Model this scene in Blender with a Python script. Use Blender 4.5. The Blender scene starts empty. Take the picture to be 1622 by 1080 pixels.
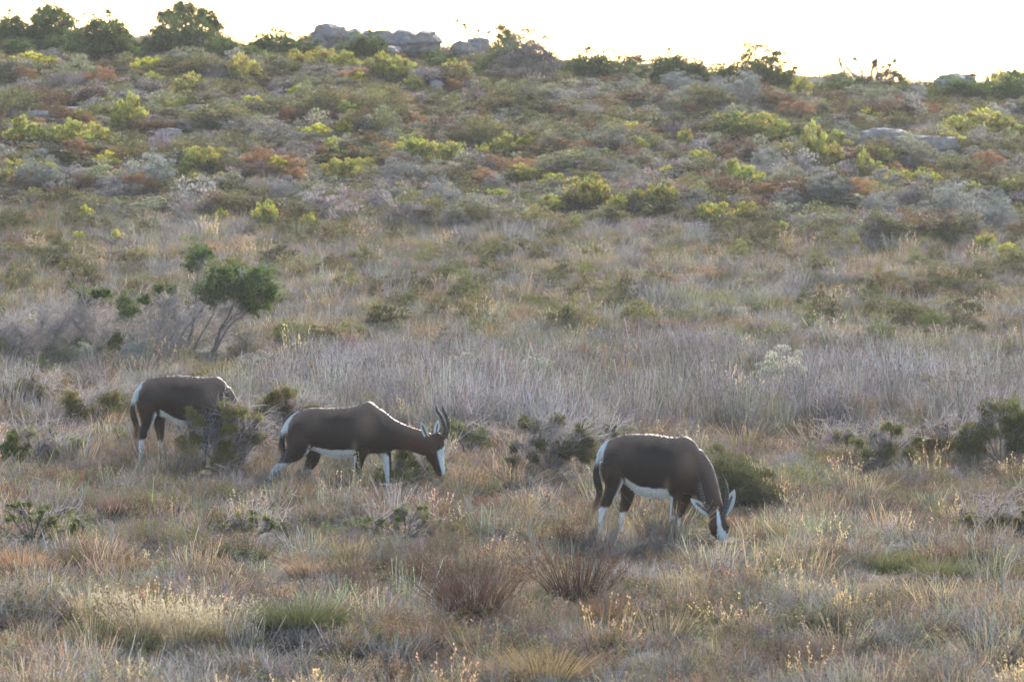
import bpy, bmesh, math, random
import numpy as np
from mathutils import Vector, noise

rng = np.random.default_rng(11)
random.seed(5)
S = bpy.context.scene
C = S.collection
R = math.radians

# ------------------------------------------------------------------ camera and terrain
F = 9270.0                     # focal length in pixels of a 1622 px wide frame
PITCH = R(-3.1)
CZ = 5.0
FWD = np.array([0, math.cos(PITCH), math.sin(PITCH)])
UP = np.array([0, -math.sin(PITCH), math.cos(PITCH)])
SUN_EL, SUN_AZ = R(23), R(14)   # the sun stands behind the hill, a little right of the view
SKY, SUN, EXPO, HAZE = .15, 4.0, 1.15, .00019


def bands(x, y, seed, wl):
    """cheap smooth noise, about -1..1, wavelength wl metres"""
    r = random.Random(seed)
    s = 0
    for k in range(6):
        a = r.uniform(0, 2 * math.pi)
        f = 2 * math.pi / wl * r.uniform(.6, 1.7)
        s = s + np.sin((x * math.cos(a) + y * math.sin(a)) * f + r.uniform(0, 6.28))
    return s / 3.2


YN = [-4000, -200, 8, 20, 32, 42, 62, 75, 88, 108, 122, 138, 150, 400, 4000]
ZL = [3.2, 3.2, 3.2, 1.6, .2, 0, 0, .18, .75, 1.72, 3.12, 4.62, 4.45, -8, -90]
ZR = [3.2, 3.2, 3.2, 1.6, .2, 0, 0, .10, .38, .96, 2.05, 3.25, 3.15, -9, -90]


def terrain(x, y):
    x = np.asarray(x, float); y = np.asarray(y, float)
    s = np.clip((x + 12) / 24, -.4, 1.4)
    z = 0
    for o in (-4, -2, 0, 2, 4):
        z = z + (1 - s) * np.interp(y + o, YN, ZL) + s * np.interp(y + o, YN, ZR)
    z = z / 5
    z = z + .2 * np.exp(-((x + 3.2) / 3.2) ** 2 - ((y - 139) / 7) ** 2)
    near = np.clip((y - 25) / 15, 0, 1) * np.clip((400 - y) / 200, 0, 1)
    hill = np.clip((y - 100) / 12, 0, 1)
    z = z + near * (bands(x, y, 1, 7) * .07 + bands(x, y, 2, 2.2) * .05 + hill * (bands(x, y, 3, 6) * .16 + bands(x, y, 4, 2.6) * .07))
    return z


def at(px, py):
    """ground point seen at photo pixel (px, py)"""
    d = FWD + np.array([1.0, 0, 0]) * (px - 811) / F + UP * (540 - py) / F
    ts = np.arange(30, 175, .05)
    P = np.outer(ts, d); P[:, 2] += CZ
    g = P[:, 2] - terrain(P[:, 0], P[:, 1])
    i = np.where(g < 0)[0]
    k = i[0] if len(i) else int(np.argmin(np.where(P[:, 1] > 110, g, 99)))
    x, y = P[k, 0], P[k, 1]
    return Vector((x, y, float(terrain(x, y))))


def proj(x, y, z):
    dx, dy, dz = x, y, z - CZ
    w = dy * FWD[1] + dz * FWD[2]
    v = dy * UP[1] + dz * UP[2]
    return 811 + F * dx / w, 540 - F * v / w


# ------------------------------------------------------------------ materials
def new_mat(name):
    m = bpy.data.materials.new(name); m.use_nodes = True
    nt = m.node_tree; nt.nodes.clear()
    return m, nt, nt.nodes.new('ShaderNodeOutputMaterial')


def leaf_material(name, tint_from, trans=.4, gloss=.04, rough=.45):
    m, nt, out = new_mat(name)
    N, L = nt.nodes, nt.links
    a = N.new('ShaderNodeAttribute'); a.attribute_name = 'Col'
    if tint_from == 'instancer':
        t = N.new('ShaderNodeAttribute'); t.attribute_type = 'INSTANCER'; t.attribute_name = 'tint'
    else:
        t = N.new('ShaderNodeObjectInfo')
    mul = N.new('ShaderNodeMix'); mul.data_type = 'RGBA'; mul.blend_type = 'MULTIPLY'; mul.inputs[0].default_value = 1
    L.new(a.outputs['Color'], mul.inputs[6]); L.new(t.outputs['Color'], mul.inputs[7])
    d = N.new('ShaderNodeBsdfDiffuse'); tr = N.new('ShaderNodeBsdfTranslucent'); g = N.new('ShaderNodeBsdfGlossy')
    g.inputs['Roughness'].default_value = rough; g.inputs['Color'].default_value = (.9, .9, .9, 1)
    L.new(mul.outputs[2], d.inputs['Color']); L.new(mul.outputs[2], tr.inputs['Color'])
    m1 = N.new('ShaderNodeMixShader'); m1.inputs[0].default_value = trans
    L.new(d.outputs[0], m1.inputs[1]); L.new(tr.outputs[0], m1.inputs[2])
    m2 = N.new('ShaderNodeMixShader'); m2.inputs[0].default_value = gloss
    L.new(m1.outputs[0], m2.inputs[1]); L.new(g.outputs[0], m2.inputs[2])
    L.new(m2.outputs[0], out.inputs['Surface'])
    return m


def vcol_material(name, rough=.6, sheen=0., bump=0., bscale=(60, 60, 60), spec=.4):
    m, nt, out = new_mat(name)
    N, L = nt.nodes, nt.links
    a = N.new('ShaderNodeAttribute'); a.attribute_name = 'Col'
    p = N.new('ShaderNodeBsdfPrincipled')
    p.inputs['Roughness'].default_value = rough
    p.inputs['Specular IOR Level'].default_value = spec
    p.inputs['Sheen Weight'].default_value = sheen
    p.inputs['Sheen Roughness'].default_value = .35
    p.inputs['Sheen Tint'].default_value = (1, .85, .72, 1)
    tc = N.new('ShaderNodeTexCoord'); mp = N.new('ShaderNodeMapping'); mp.inputs['Scale'].default_value = bscale
    nz = N.new('ShaderNodeTexNoise'); nz.inputs['Scale'].default_value = 1; nz.inputs['Detail'].default_value = 4
    L.new(tc.outputs['Object'], mp.inputs[0]); L.new(mp.outputs[0], nz.inputs['Vector'])
    rmp = N.new('ShaderNodeMapRange'); rmp.inputs[3].default_value = .72; rmp.inputs[4].default_value = 1.28
    L.new(nz.outputs['Fac'], rmp.inputs[0])
    mul = N.new('ShaderNodeVectorMath'); mul.operation = 'SCALE'
    L.new(a.outputs['Color'], mul.inputs[0]); L.new(rmp.outputs[0], mul.inputs['Scale'])
    L.new(mul.outputs[0], p.inputs['Base Color'])
    if bump:
        b = N.new('ShaderNodeBump'); b.inputs['Strength'].default_value = bump; b.inputs['Distance'].default_value = .01
        L.new(nz.outputs['Fac'], b.inputs['Height']); L.new(b.outputs[0], p.inputs['Normal'])
    L.new(p.outputs[0], out.inputs['Surface'])
    return m


M_TUFT = leaf_material('tuft_leaves', 'instancer', .42)
M_LEAF = leaf_material('shrub_leaves', 'object', .42)
M_TWIG = leaf_material('woody_twigs', 'object', .0, .02)
M_COAT = vcol_material('antelope_coat', .5, .12, .3, (45, 90, 90), .3)
M_HORN = vcol_material('ridged_horn', .45, 0, .2, (40, 40, 160), .5)
M_EYE = vcol_material('dark_eye', .1, 0, 0, spec=.8)


def rock_material():
    m, nt, out = new_mat('lichen_sandstone')
    N, L = nt.nodes, nt.links
    tc = N.new('ShaderNodeTexCoord')
    n1 = N.new('ShaderNodeTexNoise'); n1.inputs['Scale'].default_value = 3.2; n1.inputs['Detail'].default_value = 9; n1.inputs['Roughness'].default_value = .65
    n2 = N.new('ShaderNodeTexNoise'); n2.inputs['Scale'].default_value = 14; n2.inputs['Detail'].default_value = 6
    r1 = N.new('ShaderNodeValToRGB')
    e = r1.color_ramp.elements
    e[0].position = .34; e[0].color = (.15, .135, .13, 1)
    e[1].position = .68; e[1].color = (.52, .48, .45, 1)
    k = e.new(.47); k.color = (.31, .285, .275, 1)
    k = e.new(.57); k.color = (.36, .27, .22, 1)
    L.new(tc.outputs['Object'], n1.inputs['Vector']); L.new(tc.outputs['Object'], n2.inputs['Vector'])
    L.new(n1.outputs['Fac'], r1.inputs[0])
    p = N.new('ShaderNodeBsdfPrincipled'); p.inputs['Roughness'].default_value = .85
    L.new(r1.outputs[0], p.inputs['Base Color'])
    b = N.new('ShaderNodeBump'); b.inputs['Strength'].default_value = .8; b.inputs['Distance'].default_value = .06
    ad = N.new('ShaderNodeMath'); L.new(n1.outputs['Fac'], ad.inputs[0]); L.new(n2.outputs['Fac'], ad.inputs[1])
    L.new(ad.outputs[0], b.inputs['Height']); L.new(b.outputs[0], p.inputs['Normal'])
    L.new(p.outputs[0], out.inputs['Surface'])
    return m


def soil_material():
    m, nt, out = new_mat('heath_soil')
    N, L = nt.nodes, nt.links
    tc = N.new('ShaderNodeTexCoord')
    n1 = N.new('ShaderNodeTexNoise'); n1.inputs['Scale'].default_value = 1.3; n1.inputs['Detail'].default_value = 10; n1.inputs['Roughness'].default_value = .7
    n2 = N.new('ShaderNodeTexNoise'); n2.inputs['Scale'].default_value = 22; n2.inputs['Detail'].default_value = 5
    L.new(tc.outputs['Object'], n1.inputs['Vector']); L.new(tc.outputs['Object'], n2.inputs['Vector'])
    r1 = N.new('ShaderNodeValToRGB'); e = r1.color_ramp.elements
    e[0].position = .35; e[0].color = (.055, .045, .032, 1)
    e[1].position = .65; e[1].color = (.16, .125, .085, 1)
    k = e.new(.5); k.color = (.085, .08, .05, 1)
    L.new(n1.outputs['Fac'], r1.inputs[0])
    p = N.new('ShaderNodeBsdfPrincipled'); p.inputs['Roughness'].default_value = .95
    L.new(r1.outputs[0], p.inputs['Base Color'])
    b = N.new('ShaderNodeBump'); b.inputs['Strength'].default_value = 1; b.inputs['Distance'].default_value = .05
    L.new(n2.outputs['Fac'], b.inputs['Height']); L.new(b.outputs[0], p.inputs['Normal'])
    L.new(p.outputs[0], out.inputs['Surface'])
    return m


M_ROCK, M_SOIL = rock_material(), soil_material()


# ------------------------------------------------------------------ mesh helper
class MB:
    def __init__(s):
        s.v, s.q, s.c, s.n = [], [], [], 0

    def add(s, v, q, c):
        v = np.asarray(v, float).reshape(-1, 3); q = np.asarray(q, int).reshape(-1, 4)
        c = np.asarray(c, float)
        if c.ndim == 1: c = np.tile(c, (len(v), 1))
        s.v.append(v); s.q.append(q + s.n); s.c.append(c.reshape(-1, 3)); s.n += len(v)

    def mesh(s, name, mat, smooth=False):
        v = np.concatenate(s.v); q = np.concatenate(s.q); c = np.concatenate(s.c)
        me = bpy.data.meshes.new(name)
        me.vertices.add(len(v)); me.vertices.foreach_set('co', v.ravel())
        me.loops.add(q.size); me.loops.foreach_set('vertex_index', q.ravel().astype(np.int32))
        me.polygons.add(len(q)); me.polygons.foreach_set('loop_start', np.arange(0, q.size, 4, dtype=np.int32))
        set_col(me, c)
        me.materials.append(mat)
        me.update(calc_edges=True)
        if smooth: me.shade_smooth()
        return me


def set_col(me, c):
    a = me.attributes.get('Col') or me.attributes.new('Col', 'FLOAT_COLOR', 'POINT')
    a.data.foreach_set('color', np.concatenate([c, np.ones((len(c), 1))], 1).ravel())


def unit(v):
    return v / np.maximum(np.linalg.norm(v, axis=-1, keepdims=True), 1e-9)


def rnd(n, s=1.0):
    return rng.normal(size=(n, 3)) * s


def leaves(mb, c, d, L, W, col, tipcol=None):
    n = len(c); d = unit(d)
    L = np.broadcast_to(L, (n,))[:, None]; W = np.broadcast_to(W, (n,))[:, None]
    side = unit(np.cross(d, rnd(n)))
    fold = np.cross(side, d) * W * .18
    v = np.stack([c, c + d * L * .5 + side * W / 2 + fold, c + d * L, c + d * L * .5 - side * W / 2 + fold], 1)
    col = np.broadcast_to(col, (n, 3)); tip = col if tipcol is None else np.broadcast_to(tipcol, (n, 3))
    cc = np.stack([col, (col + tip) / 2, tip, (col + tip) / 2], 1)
    mb.add(v, np.arange(4 * n).reshape(n, 4), cc.reshape(-1, 3))


def blades(mb, base, lean, L, W, bend, col, tipcol=None, taper=.25):
    """bent grass blades: base (n,3), lean (n,3) unit direction, bend (n,3) offset at the tip"""
    n = len(base); lean = unit(lean)
    L = np.broadcast_to(L, (n,)); W = np.broadcast_to(W, (n,))
    side = unit(np.cross(lean, rnd(n) * [1, 1, .2]))
    ts = [0, .38, .72, 1]
    col = np.broadcast_to(col, (n, 3)); tip = col if tipcol is None else np.broadcast_to(tipcol, (n, 3))
    vs, cs = [], []
    for t in ts:
        p = base + lean * (L * t)[:, None] + bend * (L * t * t)[:, None]
        w = side * (W * (1 - (1 - taper) * t) / 2)[:, None]
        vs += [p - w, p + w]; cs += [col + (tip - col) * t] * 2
    v = np.stack(vs, 1); c = np.stack(cs, 1)
    f = np.array([[0, 1, 3, 2], [2, 3, 5, 4], [4, 5, 7, 6]])
    q = (np.arange(n) * 8)[:, None, None] + f[None]
    mb.add(v, q, c.reshape(-1, 3))
    return base + lean * L[:, None] + bend * L[:, None]          # tips


def limb(mb, pts, r0, r1, col, sides=4, wob=0.):
    """tapered branch through pts"""
    pts = np.asarray(pts, float); n = len(pts)
    if wob: pts = pts + np.concatenate([[[0, 0, 0]], rnd(n - 1, wob)])
    t = unit(np.gradient(pts, axis=0)); ref = np.array([.3, .9, .31])
    a = unit(np.cross(t, ref)); b = np.cross(t, a)
    ang = np.arange(sides) * 2 * math.pi / sides
    r = np.linspace(r0, r1, n)[:, None, None]
    v = pts[:, None] + r * (a[:, None] * np.cos(ang)[None, :, None] + b[:, None] * np.sin(ang)[None, :, None])
    q = []
    for i in range(n - 1):
        for k in range(sides):
            k2 = (k + 1) % sides
            q.append([i * sides + k, i * sides + k2, (i + 1) * sides + k2, (i + 1) * sides + k])
    mb.add(v, q, col)


def jit(n, a=.18):
    """per leaf colour variation"""
    return (1 + rng.normal(size=(n, 1)) * a) * (1 + rng.normal(size=(n, 3)) * a * .3)


# ------------------------------------------------------------------ tufts for the ground cover
def tuft_grass(n=70, h=.34, r=.13, w=.0045, seed_heads=0., spread=.5, bendy=.35):
    mb = MB()
    a = rng.uniform(0, 6.28, n); rr = r * np.sqrt(rng.uniform(0, 1, n))
    base = np.stack([rr * np.cos(a), rr * np.sin(a), np.full(n, -.03)], 1)
    out = np.stack([np.cos(a), np.sin(a), np.zeros(n)], 1)
    lean = np.array([0, 0, 1.0]) + out * rng.uniform(0, spread, (n, 1)) + rnd(n, .12)
    L = h * rng.uniform(.45, 1.1, n)
    bend = (out * .6 + rnd(n, .5)) * bendy * rng.uniform(.1, 1, (n, 1)); bend[:, 2] = -np.abs(bend[:, 2])
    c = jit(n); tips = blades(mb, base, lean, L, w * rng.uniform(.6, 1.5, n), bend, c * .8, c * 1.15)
    if seed_heads:
        k = rng.uniform(size=n) < seed_heads
        tp = tips[k]; d = unit(lean[k] + bend[k] * 1.5)
        m = 7
        cc = np.repeat(tp, m, 0) - np.repeat(d, m, 0) * rng.uniform(-.01, .07, (len(tp) * m, 1)) + rnd(len(tp) * m, .004)
        leaves(mb, cc, np.repeat(d, m, 0) + rnd(len(cc), .35), .024, .010, np.array([1.6, 1.5, 1.35]) * jit(len(cc), .12))
    return mb.mesh('grass_tuft', M_TUFT)


def tuft_reed(n=60, h=.6, r=.13, w=.006, heads=.35):
    mb = MB()
    a = rng.uniform(0, 6.28, n); rr = r * np.sqrt(rng.uniform(0, 1, n))
    base = np.stack([rr * np.cos(a), rr * np.sin(a), np.full(n, -.03)], 1)
    out = np.stack([np.cos(a), np.sin(a), np.zeros(n)], 1)
    lean = np.array([0, 0, 1.0]) + out * rng.uniform(0, .38, (n, 1)) + rnd(n, .07)
    L = h * rng.uniform(.5, 1.12, n)
    bend = rnd(n, .08)
    c = jit(n, .22); tips = blades(mb, base, lean, L, w * rng.uniform(.6, 1.4, n), bend, c * .8, c * 1.2, .5)
    k = rng.uniform(size=n) < heads
    tp = tips[k]; m = 3
    cc = np.repeat(tp, m, 0) - np.repeat(unit(lean[k]), m, 0) * rng.uniform(-.01, .05, (len(tp) * m, 1))
    leaves(mb, cc, np.repeat(lean[k], m, 0) + rnd(len(cc), .25), .035, .010, np.array([.75, .55, .45]) * jit(len(cc), .2))
    return mb.mesh('reed_tuft', M_TUFT)


def tuft_herb(nst=16, h=.22, r=.14, ll=.022, lw=.010, per=16, tip=(1.15, 1.1, .9), up=.7):
    """small leafy bushlet: stems clothed in leaves"""
    mb = MB()
    a = rng.uniform(0, 6.28, nst); rr = r * .45 * np.sqrt(rng.uniform(0, 1, nst))
    base = np.stack([rr * np.cos(a), rr * np.sin(a), np.full(nst, -.03)], 1)
    out = np.stack([np.cos(a), np.sin(a), np.zeros(nst)], 1)
    lean = unit(np.array([0, 0, 1.0]) + out * rng.uniform(.05, .9, (nst, 1)) + rnd(nst, .1))
    L = h * rng.uniform(.6, 1.1, nst)
    blades(mb, base, lean, L, .005, rnd(nst, .05), np.array([.7, .6, .6]) * jit(nst))
    t = rng.uniform(.25, 1.03, (nst, per))
    c = base[:, None] + lean[:, None] * (L[:, None] * t)[..., None]
    c = c.reshape(-1, 3) + rnd(nst * per, .008)
    d = np.repeat(lean, per, 0) * up + rnd(len(c), .5)
    cl = np.repeat(jit(nst, .2), per, 0) * jit(len(c), .12)
    leaves(mb, c, d, ll * rng.uniform(.7, 1.3, len(c)), lw, cl * .9, cl * np.array(tip))
    return mb.mesh('leafy_tuft', M_TUFT)


def tuft_twiggy(n=26, h=.3, r=.2, w=.005):
    mb = MB()
    for i in range(n):
        a = rng.uniform(0, 6.28); s = rng.uniform(.1, 1)
        d = np.array([math.cos(a) * s, math.sin(a) * s, rng.uniform(.5, 1.2)])
        b = np.array([math.cos(a), math.sin(a), 0]) * r * .2 * s; b[2] = -.03
        l = h * rng.uniform(.6, 1.1); m = 7
        st = unit(d)
        col = jit(1, .2)
        blades(mb, b[None], st[None], l, w, rnd(1, .1), col * .8)
        t = rng.uniform(.3, 1, (m, 1))
        bb = b + st * l * t
        blades(mb, bb, st + rnd(m, .55), l * rng.uniform(.2, .45, m), w * .65, rnd(m, .1), col * jit(m, .15) * 1.1)
    return mb.mesh('twig_tuft', M_TUFT)


# ------------------------------------------------------------------ shrubs (unit: about 1 m wide, modelled at that size)
def lobes(n, w, h, flat=.0, low=.12):
    """clump centres over a dome w wide, h high"""
    u = rng.uniform(size=n); a = rng.uniform(0, 2 * math.pi, n)
    z = low + (1 - low) * (u ** (1 - flat))
    rad = np.sqrt(np.clip(1 - z * z, 0, 1))
    k = rng.uniform(.62, 1.0, n) * (1 + .16 * np.sin(3 * a + rng.uniform(0, 6)) * rng.uniform(.4, 1))
    return np.stack([rad * np.cos(a) * k * w / 2, rad * np.sin(a) * k * w / 2, z * k * h], 1)


def shrub_mesh(name, w=1., h=.7, nc=55, cr=.1, nl=45, ll=.05, lw=.022, up=.5, outw=.8, tip=(1.25, 1.25, 1.), cvar=.16, flat=0., low=.1, asx=1.):
    mb = MB()
    ce = lobes(nc, w, h, flat, low)
    ce = np.concatenate([ce, lobes(nc // 3, w * .6, h * .6)])
    n = len(ce)
    rc = cr * rng.uniform(.6, 1.35, n)
    c = np.repeat(ce, nl, 0); o = unit(rnd(n * nl)); o[:, 2] = np.where(rng.uniform(size=len(o)) < .7, np.abs(o[:, 2]), o[:, 2])
    p = c + o * (np.repeat(rc, nl) * rng.uniform(.35, 1, n * nl) ** .6)[:, None] * [1, 1, .85]
    p[:, 2] = np.maximum(p[:, 2], .0)
    d = o * outw + np.array([0, 0, up]) + rnd(len(p), .35)
    cc = np.repeat(jit(n, cvar), nl, 0) * jit(len(p), .13)
    leaves(mb, p, d, ll * rng.uniform(.6, 1.3, len(p)), lw, cc * .92, cc * np.array(tip))
    return mb.mesh(name, M_LEAF), ce


def stems_mesh(name, ce, k, r0=.02, r1=.004, wob=.02, base=.06, trunk=None):
    mb = MB()
    idx = rng.choice(len(ce), min(k, len(ce)), replace=False)
    for i in idx:
        b = np.array([rng.normal() * base, rng.normal() * base, -.08])
        e = ce[i]
        if trunk is not None:
            b = np.array(trunk) + rnd(1, .015)[0]
        mid = b * .5 + e * .5; mid[2] = b[2] + (e[2] - b[2]) * .42; mid[:2] = b[:2] + (e[:2] - b[:2]) * .62
        limb(mb, [b, (b + mid) / 2, mid, (mid + e) / 2, e], r0 * rng.uniform(.7, 1.2), r1, jit(1, .2)[0], 4, wob)
    if trunk is not None:
        limb(mb, [[0, 0, -.15], [trunk[0] * .3, trunk[1] * .3, trunk[2] * .5], trunk], r0 * 2.6, r0 * 1.6, [1, 1, 1], 7, .01)
    return mb.mesh(name, M_TWIG)


def twig_shrub_mesh(name, w=1., h=.6, n=90, wd=.007, kids=9):
    mb = MB()
    a = rng.uniform(0, 6.28, n); s = np.sqrt(rng.uniform(0, 1, n))
    base = np.stack([np.cos(a) * s * w * .15, np.sin(a) * s * w * .15, np.full(n, -.05)], 1)
    tgt = np.stack([np.cos(a) * s * w * .5, np.sin(a) * s * w * .5, h * np.sqrt(1 - .75 * s * s)], 1) * rng.uniform(.8, 1.05, (n, 1))
    d = tgt - base; L = np.linalg.norm(d, axis=1)
    c = jit(n, .2)
    blades(mb, base, d, L, wd, np.zeros((n, 3)), c * .85, c * 1.1, .4)
    t = rng.uniform(.35, .95, (n * kids, 1))
    bb = np.repeat(base, kids, 0) + np.repeat(d, kids, 0) * t
    cl = np.repeat(c, kids, 0) * jit(n * kids, .15)
    blades(mb, bb, np.repeat(unit(d), kids, 0) + rnd(n * kids, .5), np.repeat(L, kids) * rng.uniform(.12, .35, n * kids), wd * .7, rnd(n * kids, .1), cl, cl * 1.25, .3)
    return mb.mesh(name, M_LEAF)


# ------------------------------------------------------------------ objects
def ob(name, me, parent=None, color=None, label=None, cat=None, group=None, kind=None):
    o = bpy.data.objects.new(name, me); C.objects.link(o)
    if parent is not None: o.parent = parent
    if color is not None: o.color = (*color, 1)
    tag(o, label, cat, group, kind)
    return o


def tag(o, label=None, cat=None, group=None, kind=None):
    for k, v in (('label', label), ('category', cat), ('group', group), ('kind', kind)):
        if v: o[k] = v

# ------------------------------------------------------------------ antelopes
def resample(A, n):
    """Catmull-Rom through the rows of A"""
    A = np.asarray(A, float); m = len(A)
    P = np.concatenate([[2 * A[0] - A[1]], A, [2 * A[-1] - A[-2]]])
    out = []
    for u in np.linspace(0, m - 1, n):
        i = min(int(u), m - 2); t = u - i
        p0, p1, p2, p3 = P[i:i + 4]
        out.append(.5 * (2 * p1 + (p2 - p0) * t + (2 * p0 - 5 * p1 + 4 * p2 - p3) * t * t + (3 * p1 - p0 - 3 * p2 + p3) * t ** 3))
    return np.array(out)


def sweep(st, n=28, sides=20, lat=(0, 1, 0), vertical=False, caps=True, power=1.):
    """st rows: x, y, z, a (half size in the bending plane), b (half size sideways). Returns verts, quads, centre line, radii, lateral"""
    A = resample(st, n)
    A[:, 3:] = np.maximum(A[:, 3:], .002)
    P, a, b = A[:, :3], A[:, 3], A[:, 4]
    t = unit(np.gradient(P, axis=0))
    if vertical: t = np.tile([1.0, 0, 0], (n, 1))
    lat = np.broadcast_to(np.asarray(lat, float), (n, 3))
    lt = unit(lat - t * np.sum(lat * t, 1, keepdims=True))
    up = np.cross(t, lt)
    ang = np.arange(sides) * 2 * math.pi / sides
    ca, sa = np.cos(ang), np.sin(ang)
    ca = np.sign(ca) * np.abs(ca) ** power; sa = np.sign(sa) * np.abs(sa) ** power
    v = P[:, None] + (lt * b[:, None])[:, None] * ca[None, :, None] + (up * a[:, None])[:, None] * sa[None, :, None]
    v = v.reshape(-1, 3)
    q = [[i * sides + k, i * sides + (k + 1) % sides, (i + 1) * sides + (k + 1) % sides, (i + 1) * sides + k] for i in range(n - 1) for k in range(sides)]
    if caps:
        for i, off in ((0, 0), (n - 1, (n - 1) * sides)):
            k0 = len(v); v = np.concatenate([v, P[i][None]])
            for k in range(0, sides, 2):
                f = [off + k, off + k + 1, off + (k + 2) % sides, k0]
                q.append(f if i else f[::-1])
    return v, np.array(q), P, a, b, lt, up


def remeshed(name, sweeps, voxel=.009, smooth=9):
    me = bpy.data.meshes.new(name)
    V, Q, n = [], [], 0
    for s in sweeps:
        V.append(s[0]); Q.append(s[1] + n); n += len(s[0])
    me.from_pydata([tuple(v) for v in np.concatenate(V)], [], [tuple(int(i) for i in q) for q in np.concatenate(Q)])
    me.update()
    bm = bmesh.new(); bm.from_mesh(me); bmesh.ops.recalc_face_normals(bm, faces=bm.faces); bm.to_mesh(me); bm.free()
    o = bpy.data.objects.new(name + '_tmp', me); C.objects.link(o)
    r = o.modifiers.new('r', 'REMESH'); r.mode = 'VOXEL'; r.voxel_size = voxel; r.adaptivity = 0
    s = o.modifiers.new('s', 'SMOOTH'); s.factor = .5; s.iterations = smooth
    dg = bpy.context.evaluated_depsgraph_get(); dg.update()
    res = bpy.data.meshes.new_from_object(o.evaluated_get(dg))
    bpy.data.objects.remove(o); res.name = name
    res.shade_smooth()
    return res


def mesh_arrays(me):
    v = np.empty(len(me.vertices) * 3); me.vertices.foreach_get('co', v)
    nrm = np.empty(len(me.vertices) * 3); me.vertices.foreach_get('normal', nrm)
    return v.reshape(-1, 3), nrm.reshape(-1, 3)


def sm(x, a, b):
    t = np.clip((x - a) / (b - a), 0, 1)
    return t * t * (3 - 2 * t)


def mix(c0, c1, f):
    f = np.asarray(f)[:, None]
    return c0 * (1 - f) + np.asarray(c1, float) * f


DARK = np.array([.017, .009, .006]); SHEEN_TONE = np.array([.26, .155, .105]); RUST = np.array([.105, .038, .019])  # the pale grey-brown stands in for backlit gloss on the dark coat
WHITE = np.array([.78, .76, .73]); TAN = np.array([.30, .19, .12]); BLACK = np.array([.022, .016, .014])


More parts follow.
